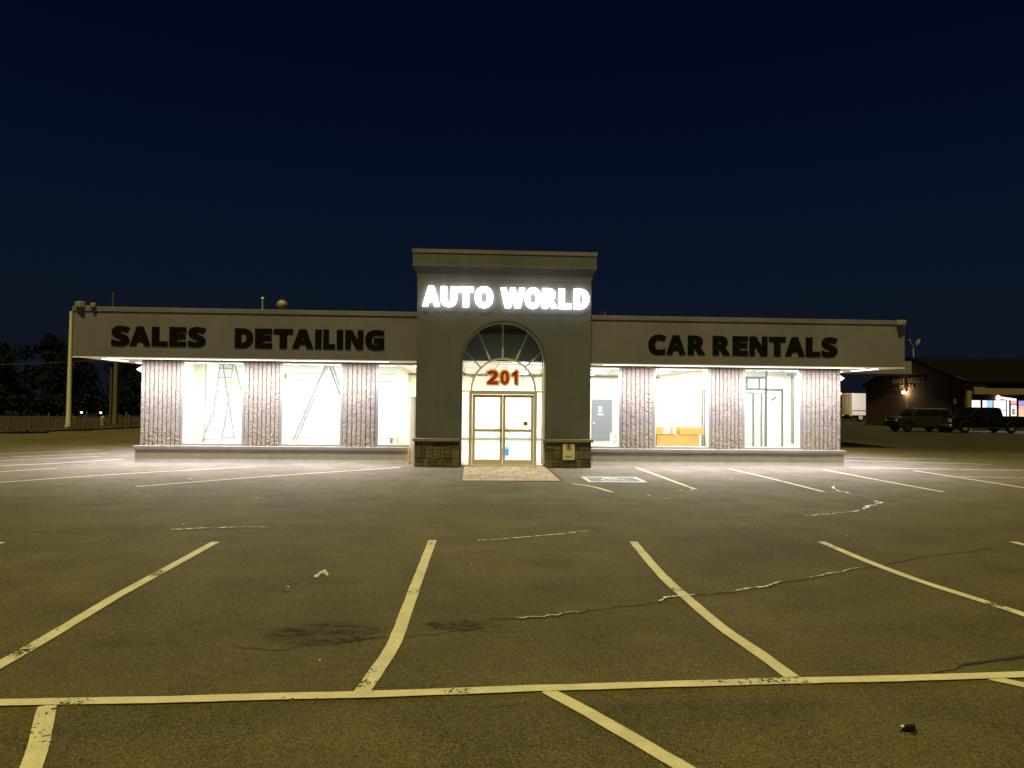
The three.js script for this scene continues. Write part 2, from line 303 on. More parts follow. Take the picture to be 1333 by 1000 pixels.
  struct('tar_seam', strip([[-12.0, .92], [-11.4, .98], [-10.4, 1.05]], (t) => .10 * (1 - .8 * t), .004, .005, .1, 13), tarM);
  struct('tar_seam', strip([[2.05, 10.6], [2.5, 9.9], [2.7, 9.4]], .012, .004, .01, .1, 14), crackM);
  struct('pavement_crack', strip(jag([[-2.86, 14.42], [-2.7, 14.47], [-2.62, 14.52]], .02, 5, 41), (t) => .012 + .01 * vnoise(t * 20, 0, 42), .003, .006, .02, 15), crackM);
  struct('pavement_crack', strip(jag([[-.75, 17.15], [-.62, 17.1], [-.55, 17.12]], .01, 5, 43), .006, .003, .003, .02, 16), crackM);
  // alligator cracking in the two dark worn patches
  const gs = [];
  for (let k = 0; k < 150; k++) { const big = k < 100, t = rr(0, 6.28), r = Math.sqrt(rnd()), x = (big ? -2.02 + .42 * r * Math.cos(t) : -1.0 + .3 * r * Math.cos(t)), z = (big ? 15.75 + .25 * r * Math.sin(t) : 15.56 + .12 * r * Math.sin(t)), a = rr(-.5, .5) + (rnd() < .3 ? 1.3 : 0), l = rr(.03, .12); gs.push(strip(jag([[x, z], [x + l * Math.cos(a), z + l * Math.sin(a)]], .02, 4, k), rr(.005, .011), .0022, .003, .02, k)); }
  struct('worn_patch_cracks', gs, crackM).userData.kind = 'stuff';

  // paved apron in front of the doors: every paver its own piece
  const ap = new THREE.Group(); ap.name = 'paved_apron'; ap.userData.kind = 'structure'; scene.add(ap);
  obj('bedding', bx(-1.12, 1.17, -.05, .008, .93, 4.9), mat('bedding_sand', [.12, .105, .09], .95), ap);
  const pm = [0, 1, 2, 3].map((k) => mat('paver_' + k, [[.42, .36, .31], [.38, .33, .285], [.34, .295, .265], [.46, .40, .34]][k], .8, { map: T.concrete, bumpMap: T.stucco, bumpScale: .003 }));
  const pg = new Map();
  for (let r = 0; r < 11; r++) {
    const z = .95 + r * .358, w0 = r < 9 ? 0 : 0; let x = -1.1 + w0, k = 0;
    const right = 1.15 - .0 * r;
    while (x < right - .03) {
      const w = Math.min(right - x, [.36, .27, .42, .31][(r * 3 + k * 5 + ((r * k) >> 1)) % 4] - (k === 0 && r % 2 ? .13 : 0)), key = w.toFixed(2);
      if (!pg.has(key)) pg.set(key, uvM(merged(rbx(-w / 2 + .006, w / 2 - .006, -.04, .02, -.172, .172, .008))));
      const p = new THREE.Mesh(pg.get(key), pm[Math.floor(rnd() * 4)]); p.name = 'paver'; p.position.set(x + w / 2, rr(-.002, .003), z + .179); p.rotation.set(rr(-.006, .006), 0, rr(-.006, .006)); p.castShadow = p.receiveShadow = true; ap.add(p);
      x += w; k++;
    }
  }
  obj('edge_strip', [strip([[1.175, .95], [1.2, 2.4], [1.19, 4.0], [1.2, 4.9]], .035, .012, .004)], crackM, ap);
}

// ---------------------------------------------------------------- the dealership building
const XL = -10.38, XR = 10.25, FL = -11.80, FR = 11.67, SO = 2.916, TOP = 4.283, OV = .947, PL = -2.44, PR = 2.41, CX = -.03, BACK = -12.5;
const B = thing('dealership_building', 'low beige stucco car dealership with lit windows and grey arched entrance tower', 'building');
// roof edge: fascia boards with coping
obj('fascia', [bx(FL, PL, SO, TOP - .11, OV - .28, OV), bx(FL, FL + .28, SO, TOP - .11, -9.2, OV - .28)], M.stucco, B);
obj('fascia', [bx(PR, FR, SO, TOP - .11, OV - .28, OV), bx(FR - .28, FR, SO, TOP - .11, -9.2, OV - .28)], M.stucco, B);
for (const [a, b, s] of [[FL, PL, -1], [PR, FR, 1]]) {
  obj('coping', [rbx(a - (s < 0 ? .03 : 0), b + (s > 0 ? .03 : 0), TOP - .115, TOP + .015, OV - .32, OV + .03, .012), s < 0 ? bx(FL - .03, FL + .3, TOP - .11, TOP + .012, -9.2, OV - .33) : bx(FR - .3, FR + .03, TOP - .11, TOP + .012, -9.2, OV - .33)], M.coping, B);
  obj('drip_trim', bx(a, b, SO - .018, SO + .012, OV - .02, OV + .006), M.soffit, B);
}
obj('soffit', [bx(FL + .02, PL, SO - .002, SO + .05, -.02, OV - .022), bx(FL + .02, XL, SO - .002, SO + .05, -9.2, -.02)], M.soffit, B);
obj('soffit', [bx(PR, FR - .02, SO - .002, SO + .05, -.02, OV - .022), bx(XR, FR - .02, SO - .002, SO + .05, -9.2, -.02)], M.soffit, B);
obj('roof', bx(FL + .29, FR - .29, 3.75, 3.9, BACK - .3, OV - .34), M.roof, B);
// recessed soffit lights
{
  const warm = lin(1, .95, .92);
  const put = (x, z, w, d, I) => {
    obj('soffit_light', bx(x - w / 2, x + w / 2, SO - .030, SO - .004, z - d / 2, z + d / 2), M.soffitGlow, B);
    rect(B, 'soffit_light_beam', warm, I, w, d, [x, SO - .045, z], [x, 0, z]);
  };
  const I = 315;
  for (const x of [-10.2, -8.65, -7.1, -5.55, -4.0]) put(x, .80, 1.5, .09, I);
  for (const x of [3.6, 5.15, 6.7, 8.25, 9.8]) put(x, .80, 1.5, .09, I);
  for (const z of [-.3, -2.4, -4.5]) { put(-11.25, z, .10, 1.4, I); put(11.15, z, .10, 1.4, I); }
}
// walls: piers of ribbed split-face block between the windows
function pier(x0, x1, skipL, skipR) {
  const p = part('ribbed_wall', B);
  const y0 = .46, y1 = SO - .004, rib = .123, n = Math.max(1, Math.round((x1 - x0 - .02) / rib)), w = (x1 - x0) / n;
  obj('wall_core', bx(x0, x1, 0, y1, -.25, -.045), M.mortarJoint, p);
  const gs = [];
  for (let k = 0; k < n; k++) {
    const a = x0 + k * w + .008, b = x0 + (k + 1) * w - .008, ny = 62, xs = [a, a + .004, lerp(a, b, .28), lerp(a, b, .52), lerp(a, b, .76), b - .004, b], pos = [], idx = [];
    for (let j = 0; j <= ny; j++) {
      const y = lerp(y0, y1, j / ny), rough = lerp(1, .35, sstep(y, 2.1, 2.5));
      xs.forEach((x, i) => {
        const edge = i === 0 || i === 6, e2 = i === 1 || i === 5;
        const d = edge ? -.046 : (e2 ? -.008 : -.002) + .034 * rough * (fbm(x * 26, y * 26, 301, 3) - .45) ;
        pos.push(x + (e2 || !edge ? .004 * (vnoise(y * 21, k + x0 * 3, 303) - .5) : 0), y, d);
      });
    }
    for (let j = 0; j < ny; j++) for (let i = 0; i < 6; i++) { const q = j * 7 + i; idx.push(q, q + 1, q + 7, q + 1, q + 8, q + 7); }
    const g = new THREE.BufferGeometry(); g.setAttribute('position', new THREE.Float32BufferAttribute(pos, 3)); g.setIndex(idx); g.computeVertexNormals();
    g.setAttribute('uv', new THREE.Float32BufferAttribute(new Float32Array(pos.length / 3 * 2), 2));
    const q = g.toNonIndexed(); q.computeVertexNormals(); gs.push(q);
  }
  obj('split_face_ribs', gs, M.block, p);
}
// windows: [glass x0, glass x1]
const WIN = [[-9.20, -7.53], [-6.39, -4.72], [-3.63, -2.44], [2.41, 3.49], [4.58, 6.20], [7.30, 9.0]], FR_W = .075, WY0 = .515, WY1 = 2.865;
pier(XL, WIN[0][0] - FR_W); pier(WIN[0][1] + FR_W, WIN[1][0] - FR_W); pier(WIN[1][1] + FR_W, WIN[2][0] - FR_W);
pier(WIN[3][1] + FR_W, WIN[4][0] - FR_W); pier(WIN[4][1] + FR_W, WIN[5][0] - FR_W); pier(WIN[5][1] + FR_W, XR);
WIN.forEach(([a, b], i) => {
  const w = part('window', B), l = i === 3 ? 0 : FR_W, r = i === 2 ? 0 : FR_W, gs = [bx(a - l, b + r, WY0 - .055, WY0, -.16, -.02), bx(a - l, b + r, WY1, SO - .004, -.16, -.02)];
  if (l) gs.push(bx(a - l, a, WY0, WY1, -.16, -.02)); if (r) gs.push(bx(b, b + r, WY0, WY1, -.16, -.02));
  obj('frame', gs, M.alu, w);
  obj('glazing_bead', [bx(a, a + .018, WY0, WY1, -.075, -.055), bx(b - .018, b, WY0, WY1, -.075, -.055), bx(a + .018, b - .018, WY0, WY0 + .018, -.075, -.055), bx(a + .018, b - .018, WY1 - .018, WY1, -.075, -.055)], M.white, w);
  obj('pane', bx(a, b, WY0, WY1, -.093, -.087), M.glass, w);
  obj('sill', bx(a - l, b + r, .461, WY0 - .057, -.2, .02), M.alu, w);
  obj('sill_wall', bx(a - l, b + r, 0, .459, -.25, -.01), M.mortarJoint, w);
});
// plinth with overhanging cap
for (const [a, b, s] of [[XL - .07, -2.66, -1], [PR + .02, XR + .03, 1]]) {
  const p = part('plinth', B);
  obj('plinth_wall', bx(a + (s < 0 ? .05 : 0), b - (s > 0 ? .05 : 0), 0, .36, -.01, .225), M.plinth, p);
  obj('plinth_cap', rbx(a, b, .36, .459, -.009, .285, .012), M.plinthCap, p);
}
// side and back walls
obj('side_wall', bx(XL, XL + .22, 0, SO + .6, BACK - .25, -.26), M.block, B);
obj('side_wall', bx(XR - .22, XR, 0, SO + .6, BACK - .25, -.26), M.block, B);
for (const x of [XL + .24, XR - .24]) obj('wall_lining', bx(x - .019, x + .02, .02, 3.09, -12.45, -.27), M.greenWhite, B);
obj('back_wall', bx(XL + .23, XR - .23, 0, 3.7, BACK - .25, BACK), M.cream, B);
obj('rear_canopy', bx(11.68, 17.15, 3.13, 3.66, -12, -7.5), M.stucco, B);
obj('soffit_hook', [bx(10.95, 11.0, 2.62, SO - .04, -2.9, -2.86), bx(10.93, 11.06, 2.6, 2.63, -2.93, -2.83)], mat('yellow_paint', [.5, .38, .03], .5), B);

// entrance tower with arched opening
{
  const P = part('entrance_tower', B), FZ = 1.25, spring = 2.88, R = 1.19;
  const sh = new THREE.Shape(); sh.moveTo(PL, 0); sh.lineTo(CX - R, 0); sh.lineTo(CX - R, spring); sh.absarc(CX, spring, R, Math.PI, 0, true); sh.lineTo(CX + R, 0); sh.lineTo(PR, 0); sh.lineTo(PR, 5.24); sh.lineTo(PL, 5.24);
  obj('tower_wall', [new THREE.ExtrudeGeometry(sh, { depth: 1.25, bevelEnabled: false, curveSegments: 40 }), bx(PL, PR, SO + .1, 5.24, -1.0, -.002)], M.stuccoGrey, P);
  // cornice: profile swept round the tower with mitred corners
  const prof = [[0, 5.20], [.015, 5.24], [.02, 5.29], [.045, 5.38], [.085, 5.46], [.125, 5.525], [.135, 5.53], [.135, 5.56], [.128, 5.575], [.128, 5.87], [.140, 5.88], [.140, 5.985], [.135, 5.995]];
  const pos = [], uv = [], idx = [], cs = (o) => [[PL - o, -1.0 - o], [PL - o, FZ + o], [PR + o, FZ + o], [PR + o, -1.0 - o], [PL - o, -1.0 - o]];
  for (let i = 0; i < prof.length - 1; i++) { const a = cs(prof[i][0]), b = cs(prof[i + 1][0]); for (let k = 0; k < 4; k++) { const q = pos.length / 3; pos.push(a[k][0], prof[i][1], a[k][1], a[k + 1][0], prof[i][1], a[k + 1][1], b[k + 1][0], prof[i + 1][1], b[k + 1][1], b[k][0], prof[i + 1][1], b[k][1]); uv.push(0, 0, 0, 0, 0, 0, 0, 0); idx.push(q, q + 1, q + 2, q, q + 2, q + 3); } }
  const g = new THREE.BufferGeometry(); g.setAttribute('position', new THREE.Float32BufferAttribute(pos, 3)); g.setAttribute('uv', new THREE.Float32BufferAttribute(uv, 2)); g.setIndex(idx);
  const gn = g.toNonIndexed(); gn.computeVertexNormals();
  obj('cornice', [gn, bx(PL, PR, 5.2, 5.98, -.99, FZ)], M.stuccoGrey, P);
  obj('cornice_cap', bx(PL - .148, PR + .148, 5.895, 6.0, -1.15, FZ + .148), M.coping, P);

  // stone bases: each stone is a piece
  const smats = [0, 1, 2, 3].map((k) => mat('ashlar_' + k, [[.105, .10, .075], [.14, .132, .10], [.082, .078, .06], [.165, .155, .12]][k], .9, { map: T.stone, bumpMap: T.split, bumpScale: .012 }));
  const lay = [[0, 4, 2, 2], [2, 5, 3, 1], [2, 4, 1, 1], [3, 4, 2, 1], [5, 5, 1.5, 1], [6.5, 5, 1.5, 1], [5, 4, 3, 1], [8, 4, 2, 2], [10, 4.5, 2, 1.5], [10, 4, 2, .5], [0, 2, 2, 2], [2, 2, 1, 2], [3, 2, 2, 2], [5, 2.5, 2, 1.5], [5, 2, 2, .5], [7, 2, 1, 2], [8, 3, 2, 1], [8, 2, 2, 1], [10, 2, 2, 2], [0, 1, 2.5, 1], [0, 0, 2.5, 1], [2.5, 0, 1.5, 2], [4, 0, 2, 1], [4, 1, 2, 1], [6, 0, 2.5, 2], [8.5, 1, 1.5, 1], [8.5, 0, 1.5, 1], [10, 0, 2, 2]];
  for (const [x0, x1, flip] of [[PL - .02, CX - R - .005, 0], [CX + R + .005, PR + .02, 1]]) {
    const sb = part('stone_base', B), W = x1 - x0, H = .70, z1 = 1.36;
    obj('base_core', bx(x0 + .012, x1 - .012, 0, H + .005, .86, z1 - .02), M.stoneJoint, sb);
    for (let [lx, ly, lw, lh] of lay) {
      if (flip) lx = 12 - lx - lw;
      const a = x0 + lx / 12 * W, b = a + lw / 12 * W, c = ly / 6 * H, d = c + lh / 6 * H, pr = rr(-.008, .014), j = .006;
      const edge = lx === 0 || lx + lw >= 12;
      const g = new RoundedBoxGeometry(b - a - 2 * j, d - c - 2 * j, edge ? .48 : .10, 2, .014);
      const p = g.attributes.position; for (let i = 0; i < p.count; i++) p.setZ(i, p.getZ(i) + .010 * (fbm(p.getX(i) * 15 + lx, p.getY(i) * 15 + ly, 401, 2) - .5));
      g.computeVertexNormals();
      const s = obj('stone', g, smats[Math.floor(rnd() * 4)], sb); s.position.set((a + b) / 2, (c + d) / 2, z1 + pr - (edge ? .24 : .05));
    }
    obj('base_cap', rbx(x0 - .05, x1 + (flip ? .05 : 0.0), H + .002, H + .085, .82, z1 + .07, .012, 2), mat('stone_cap', [.20, .19, .15], .85, { map: T.concrete }), sb);
  }
  // arched glazing, recessed behind the tower face
  const E = part('arched_entrance', B), GZ = .85, dh = 2.12, ri = .93, cy = 2.12, th = .045;
  const arcBar = (cx, y, r, t, z0, z1, a0 = 0, a1 = Math.PI, n = 40) => { const s = new THREE.Shape(); s.absarc(cx, y, r, a0, a1, false); s.absarc(cx, y, r - t, a1, a0, true); return new THREE.ExtrudeGeometry(s, { depth: z1 - z0, bevelEnabled: false, curveSegments: n }).translate(0, 0, z0); };
  obj('arch_trim', [arcBar(CX, spring, R - .002, .05, GZ - .04, GZ + .20), bx(CX - R + .002, CX - R + .052, 0.05, spring, GZ - .04, GZ + .20), bx(CX + R - .052, CX + R - .002, 0.05, spring, GZ - .04, GZ + .20)], M.bronze, E);
  const spokes = [];
  for (const [x0, y0, x1, y1] of [[-.04, 4.02, -.04, 3.03], [-.76, 3.82, -.39, 2.98], [-1.12, 3.24, -.67, 2.79], [-1.17, 2.62, -.86, 2.49], [.70, 3.82, .33, 2.98], [1.07, 3.24, .61, 2.79], [1.11, 2.62, .80, 2.49]]) spokes.push(bar([x0, y0, GZ], [x1, y1, GZ], .045, .06));
  obj('muntins', [...spokes, arcBar(CX + .02, cy, ri, .048, GZ - .03, GZ + .035), bx(CX - R + .05, CX - .95, dh - .04, dh, GZ - .03, GZ + .03), bx(CX + .97, CX + R - .05, dh - .04, dh, GZ - .03, GZ + .03)], M.bronze, E);
  const gsh = new THREE.Shape(); gsh.moveTo(CX - R + .05, dh); gsh.lineTo(CX + R - .05, dh); gsh.lineTo(CX + R - .05, spring); gsh.absarc(CX, spring, R - .05, 0, Math.PI, false); gsh.lineTo(CX - R + .05, dh);
  obj('transom_pane', new THREE.ExtrudeGeometry(gsh, { depth: .006, bevelEnabled: false, curveSegments: 40 }).translate(0, 0, GZ - .034), M.glass, E);
  obj('sidelight_pane', bx(CX - R + .05, CX - .95, .05, dh - .04, GZ - .013, GZ - .007), M.glass, E);
  obj('sidelight_pane', bx(CX + .97, CX + R - .05, .05, dh - .04, GZ - .013, GZ - .007), M.glass, E);
  obj('door_frame', [bx(-.975, -.885, 0, dh, GZ - .06, GZ + .06), bx(.865, .945, 0, dh, GZ - .06, GZ + .06), bx(-.885, .865, 2.015, dh, GZ - .06, GZ + .06), bx(-.975, .945, 0, .03, GZ - .08, GZ + .1)], M.bronze, E);
  obj('bulkhead', [bx(CX - R, CX + R, 2.975, 4.09, .50, .56)], M.dark, E);
  for (const [a, b, hs] of [[-.875, -.025, 1], [-.015, .855, -1]]) {
    const d = part('door', B), w = .075;
    obj('door_stiles', [rbx(a, a + w, .035, 2.005, GZ - .025, GZ + .025, .006), rbx(b - w, b, .035, 2.005, GZ - .025, GZ + .025, .006), bx(a + w, b - w, 1.93, 2.004, GZ - .024, GZ + .024), bx(a + w, b - w, .96, 1.035, GZ - .024, GZ + .024), bx(a + w, b - w, .036, .17, GZ - .024, GZ + .024)], M.bronze, d);
    obj('pane', [bx(a + w, b - w, 1.035, 1.93, GZ - .004, GZ + .002), bx(a + w, b - w, .17, .96, GZ - .004, GZ + .002)], M.glass, d);
    const hx = hs > 0 ? b - .045 : a + .045;
    obj('handle', [new THREE.TorusGeometry(.145, .012, 8, 24, Math.PI).rotateZ(hs > 0 ? Math.PI / 2 : -Math.PI / 2).translate(hx, .94, GZ + .075), bar([hx, 1.085, GZ], [hx, 1.085, GZ + .075], .01, .01, 8), bar([hx, .795, GZ], [hx, .795, GZ + .075], .01, .01, 8)], M.steel, d);
    if (hs > 0) obj('door_notice', [bx(-.53, -.36, 1.545, 1.556, GZ + .004, GZ + .006), bx(-.50, -.40, 1.50, 1.505, GZ + .004, GZ + .006)], mat('grey_print', [.3, .3, .3], .6), d);
    else { obj('window_sticker', bx(.57, .69, 1.14, 1.255, GZ + .004, GZ + .007), mat('olive_sticker', [.20, .19, .12], .6), d); obj('sticker_mark', bx(.615, .645, 1.16, 1.23, GZ + .008, GZ + .010), mat('sticker_print', [.05, .05, .04], .6), d); }
  }
}
// the leaning ribbed panel and board by the tower, the interior shell
obj('floor', bx(XL + .23, XR - .23, -.1, .02, BACK, -.26), M.tile, B);
obj('floor', bx(CX - 1.185, CX + 1.185, -.1, .018, -.259, .78), M.tile, B);
obj('raised_floor', bx(-10.1, -3.95, .021, .36, -6.4, -.9), M.greenWhite, B);
obj('ceiling', [bx(XL + .23, XR - .23, 3.10, 3.2, BACK, -.26), bx(CX - 1.18, CX + 1.18, 2.98, 3.08, -.255, .48)], M.white, B);
{ const g = []; for (let x = -9.6; x < 10; x += 1.2) g.push(bx(x - .015, x + .015, 3.09, 3.099, BACK + .02, -.27)); for (let z = -12; z < -.4; z += 1.2) g.push(bx(XL + .27, XR - .27, 3.0885, 3.0985, z - .015, z + .015)); obj('ceiling_grid', g, M.seam, B).userData.kind = 'stuff'; }
obj('window_header', [bx(XL + .23, PL - .01, SO, 3.10, -.25, -.05), bx(PR + .01, XR - .23, SO, 3.10, -.25, -.05)], M.white, B);
{
  const P1 = part('partition_wall', B);
  obj('wall_panel', bx(-10.15, -3.8, .36, 3.09, -6.55, -6.42), M.greenWhite, P1);
  obj('panel_seams', [bx(-7.20, -7.175, .36, 2.52, -6.42, -6.412), bx(-6.13, -6.11, .36, 2.0, -6.42, -6.412), bx(-8.2, -3.82, 2.515, 2.54, -6.42, -6.405), bx(-7.0, -6.2, 1.93, 1.945, -6.42, -6.412), bx(-8.2, -3.82, 2.80, 2.815, -6.42, -6.41), bx(-10.1, -3.82, .36, .40, -6.42, -6.40)], M.seam, P1);
  obj('side_partition', bx(-3.93, -3.81, .02, 3.09, -12.4, -6.56), M.cream, P1);
  obj('wall_pilaster', [bx(-10.15, -9.78, .36, 3.09, -3.6, -3.4)], M.cream, P1);
  obj('wall_corner', bx(-9.78, -9.755, .36, 3.09, -3.41, -3.39), M.seam, P1);
  obj('screen_panels', [bx(-9.0, -8.75, .36, 2.3, -4.9, -4.86), bx(-8.70, -8.52, .36, 2.62, -4.9, -4.86)], mat('pale_green_film', [.62, .78, .68], .6), P1);
  obj('service_panel', [bx(-8.0, -7.87, 2.6, 2.76, -6.41, -6.37)], M.seam, P1);
  const P2 = part('office_partition', B), z = -3.5;
  obj('office_wall', [bx(7.5, 8.0, .02, 3.09, z - .1, z), bx(8.0, 10.0, 2.78, 3.09, z - .1, z), bx(9.42, 10.0, .02, 2.3, z - .1, z)], M.white, P2);
  obj('office_frame', [bx(8.0, 9.42, 2.30, 2.38, z - .08, z + .03), bx(8.0, 9.42, 2.19, 2.23, z - .08, z + .02), bx(8.0, 9.42, 2.71, 2.78, z - .08, z + .02), bx(9.36, 9.42, .02, 3.0, z - .08, z + .03), bx(8.68, 8.72, 2.38, 2.72, z - .08, z + .02), bx(9.14, 9.18, 2.38, 2.72, z - .08, z + .02), bx(8.92, 8.96, .02, 2.18, z - .08, z + .02), bx(9.22, 9.25, .02, 2.18, z - .08, z + .02), bx(9.42, 9.98, 2.30, 2.36, z, z + .03), bx(9.93, 9.98, .02, 2.30, z, z + .03)], M.alu, P2);
  obj('office_panes', [bx(8.0, 8.68, 2.40, 2.70, z - .04, z - .03), bx(8.72, 9.14, 2.40, 2.70, z - .04, z - .03), bx(8.0, 8.92, .02, 2.18, z - .04, z - .03), bx(8.96, 9.22, .02, 2.18, z - .04, z - .03)], phys('tinted_glass', [.88, .94, .92], .05, { transmission: .8, thickness: 0 }), P2);
  obj('blue_tape', bx(-.11, .11, -.02, .02, 0, .01).rotateZ(.6).translate(9.66, 2.02, z + .004), mat('blue_mark', [.05, .12, .35], .6), P2);
  obj('corner_pipe', [bx(9.93, 9.985, .5, 2.85, -2.75, -2.6), bx(9.88, 9.985, 2.80, 2.88, -2.95, -2.4)], M.seam, P2);
  obj('side_partition', [bx(7.85, 7.97, .02, 3.09, -12.4, z - .11)], M.white, P2);
  obj('door_casing', [bx(7.80, 7.85, .02, 2.35, -5.75, -5.65), bx(7.80, 7.85, 2.28, 2.36, -5.65, -4.8), bx(7.80, 7.85, .02, 2.3, -5.45, -5.42)], M.seam, P2);
  const P3 = part('back_room_front', B);
  obj('header_line', bx(-10, 7.8, 3.0, 3.09, BACK, BACK + .06), M.seam, P3);
  obj('white_door', [bx(-5.02, -4.55, .02, 2.04, BACK, BACK + .05)], mat('pale_blue_door', [.60, .62, .68], .6), P3);
  obj('painted_door_shadow', [bx(-4.62, -4.54, .25, 2.0, BACK + .051, BACK + .06)], mat('blue_grey_shadow', [.30, .33, .40], .6), P3);  // shadow at the door painted as a blue-grey strip
  obj('glazed_panel', [bx(-4.42, -3.95, .02, 2.04, BACK, BACK + .05)], mat('pale_green_panel', [.70, .76, .62], .5), P3);
  obj('skirting', bx(-1.6, 4.6, .02, .14, BACK, BACK + .03), M.seam, P3);
  obj('wall_dial', new THREE.CylinderGeometry(.09, .09, .04, 16).rotateX(Math.PI / 2).translate(-3.97, 2.5, BACK + .03), M.seam, P3);
  const P4 = part('steel_door', B);
  obj('door_leaf', bx(4.73, 5.70, .06, 1.98, BACK + .01, BACK + .06), mat('blue_grey_door', [.17, .19, .23], .5), P4);
  obj('paper_notice', [bx(5.05, 5.22, 1.38, 1.64, BACK + .061, BACK + .068), bx(5.0, 5.30, 1.24, 1.30, BACK + .061, BACK + .068)], M.white, P4);
  obj('door_knob', new THREE.SphereGeometry(.05, 12, 8).translate(4.83, .86, BACK + .10), M.chrome, P4);
  obj('bulkhead_duct', [bx(2.4, 7.4, 2.66, 2.78, -9.0, -8.6)], M.white, B);
  obj('emergency_light', [rbx(6.82, 7.06, 2.36, 2.62, -8.5, -8.4, .02), bx(6.92, 6.96, 2.62, 2.67, -8.48, -8.42)], M.white, B);
  // side returns of the tower passage, seen through the sidelights
  obj('passage_wall', [bx(CX - R2(), CX - R2() + .02, .02, 2.97, -.25, .78)], M.cream, B);
  function R2() { return 1.187; }
}
{ // ceiling lights
  const c = lin(1, .995, .94);
  for (const z of [-1.9, -4.9, -8.2, -11]) for (const x of [-8.7, -5.8, -2.4, 1.0, 4.0, 6.6]) {
    if (z < -6 && x < -4.5) continue;
    obj('ceiling_light', rbx(x - .6, x + .6, 3.045, 3.098, z - .15, z + .15, .01), M.ceilingGlow, B);
    rect(B, 'ceiling_light_beam', c, 82, 1.2, .3, [x, 3.03, z], [x, 0, z]);
  }
  obj('ceiling_light', rbx(8.6, 9.6, 3.045, 3.098, -1.95, -1.65, .01), M.ceilingGlow, B);
  rect(B, 'ceiling_light_beam', c, 82, 1.0, .3, [9.1, 3.03, -1.8], [9.1, 0, -1.8]);
  for (const z of [-5, -8]) { obj('ceiling_light', rbx(8.5, 9.5, 3.045, 3.098, z - .15, z + .15, .01), M.ceilingGlow, B); rect(B, 'ceiling_light_beam', c, 82, 1.0, .3, [9, 3.03, z], [9, 0, z]); }
}

// ---------------------------------------------------------------- lettering and signs on the building
function lettering(name, label, word, boxes, y0, y1, z, m, depth, bold) {
  const t = thing(name, label, 'sign', [0, 0, z]);
  boxes.forEach(([ch, a, b, dy = 0]) => obj('letter', letter(ch, a, b, y0 + dy - ('SCGO'.includes(ch) ? .012 : 0), y1 + dy + ('SCGO'.includes(ch) ? .012 : 0), depth, bold), m, t));
  return t;
}
const span = (str, px, x0, s) => [...str].map((c, i) => [c, x0 + (px[i][0] - px[0][0]) * s, x0 + (px[i][1] - px[0][0]) * s]);
lettering('wall_lettering', 'black raised letters SALES on the beige fascia at the left end', 'SALES', span('SALES', [[144.5, 168.6], [168.4, 195.7], [197.2, 217.8], [219.9, 242.1], [244.2, 267.9]], -10.78, .02060), 3.235, 3.77, OV + .004, M.letterBlack, .02, .055);
lettering('wall_lettering', 'black raised letters DETAILING on the beige fascia beside the entrance tower', 'DETAILING', span('DETAILING', [[306.3, 329.9], [332.3, 354.3], [356.4, 381.1], [380.3, 407.9], [410, 418.5], [420.5, 436.3], [438.2, 446.5], [449.3, 473], [475.2, 500.9]], -7.46, .02111), 3.225, 3.765, OV + .004, M.letterBlack, .02, .055);
lettering('wall_lettering', 'black raised letters CAR RENTALS on the beige fascia right of the tower', 'CAR RENTALS', span('CARRENTALS', [[843.5, 866.8], [866.4, 891.7], [894.2, 916.9], [926.4, 949.3], [952.3, 972.6], [974.2, 998], [999.6, 1021.9], [1020.9, 1046.7], [1048.1, 1067.2], [1068.6, 1090.5]], 4.11, .02250), 3.21, 3.765, OV + .004, M.letterBlack, .02, .055);
{
  const t = lettering('illuminated_sign', 'glowing white letters AUTO WORLD across the grey entrance tower', 'AUTO WORLD', span('AUTOWORLD', [[549.5, 571.9], [573, 593.6], [595.4, 615.2], [617, 640.3], [650.2, 681.7], [681.9, 702.5], [704.4, 724.1], [725.8, 742.2], [745.6, 765.6]], -2.29, .02140), 4.415, 4.975, 1.315, M.signGlow, .05, .055);
  obj('letter_studs', [-2.0, -1.5, -1.1, -.6, .3, .75, 1.2, 1.6, 2.05].map((x) => bx(x - .01, x + .01, 4.66, 4.69, -.064, .01)), M.steel, t);
  rect(t, 'sign_light', lin(1, .93, .80), .55, 4.6, .5, [0, 4.7, .08], [0, 4.7, 5]);
}
{ // house number on the transom glass: red digits with a cream outline
  const t = thing('house_number', 'red digits 201 with cream outline on the arched transom glass', 'sign', [0, 0, .835]);
  const red = phys('red_vinyl', [.62, .030, .040], .9, { transmission: .55, thickness: 0 }), cream = phys('cream_vinyl', [.86, .70, .40], .9, { transmission: .8, thickness: 0 }), pale = phys('pale_vinyl', [.93, .9, .8], .9, { transmission: .8, thickness: 0 });
  for (const [ch, a, b] of [['2', -.50, -.14], ['0', -.115, .17], ['1', .20, .41]]) {
    const o = obj('digit_outline', letter(ch, a - .025, b + .025, 2.255, 2.735, .004, .12), cream, t); o.position.z = -.003;
    obj('digit_outline', letter(ch, a - .012, b + .012, 2.268, 2.722, .004, .10), pale, t).position.z = .002;
    obj('digit', letter(ch, a + .02, b - .02, 2.30, 2.69, .004, .03), red, t).position.z = .007;
  }
  const line = mat('grey_scribble', [.4, .4, .4], .7);
  for (const g of [bx(.47, .56, 2.66, 2.675, 0, .003), bar([.46, 2.55, 0], [.58, 2.49, 0], .012, .003), bar([.47, 2.5, 0], [.60, 2.43, 0], .012, .003), bx(.54, .66, 2.37, 2.385, 0, .003)]) obj('small_print', g, line, t);
}
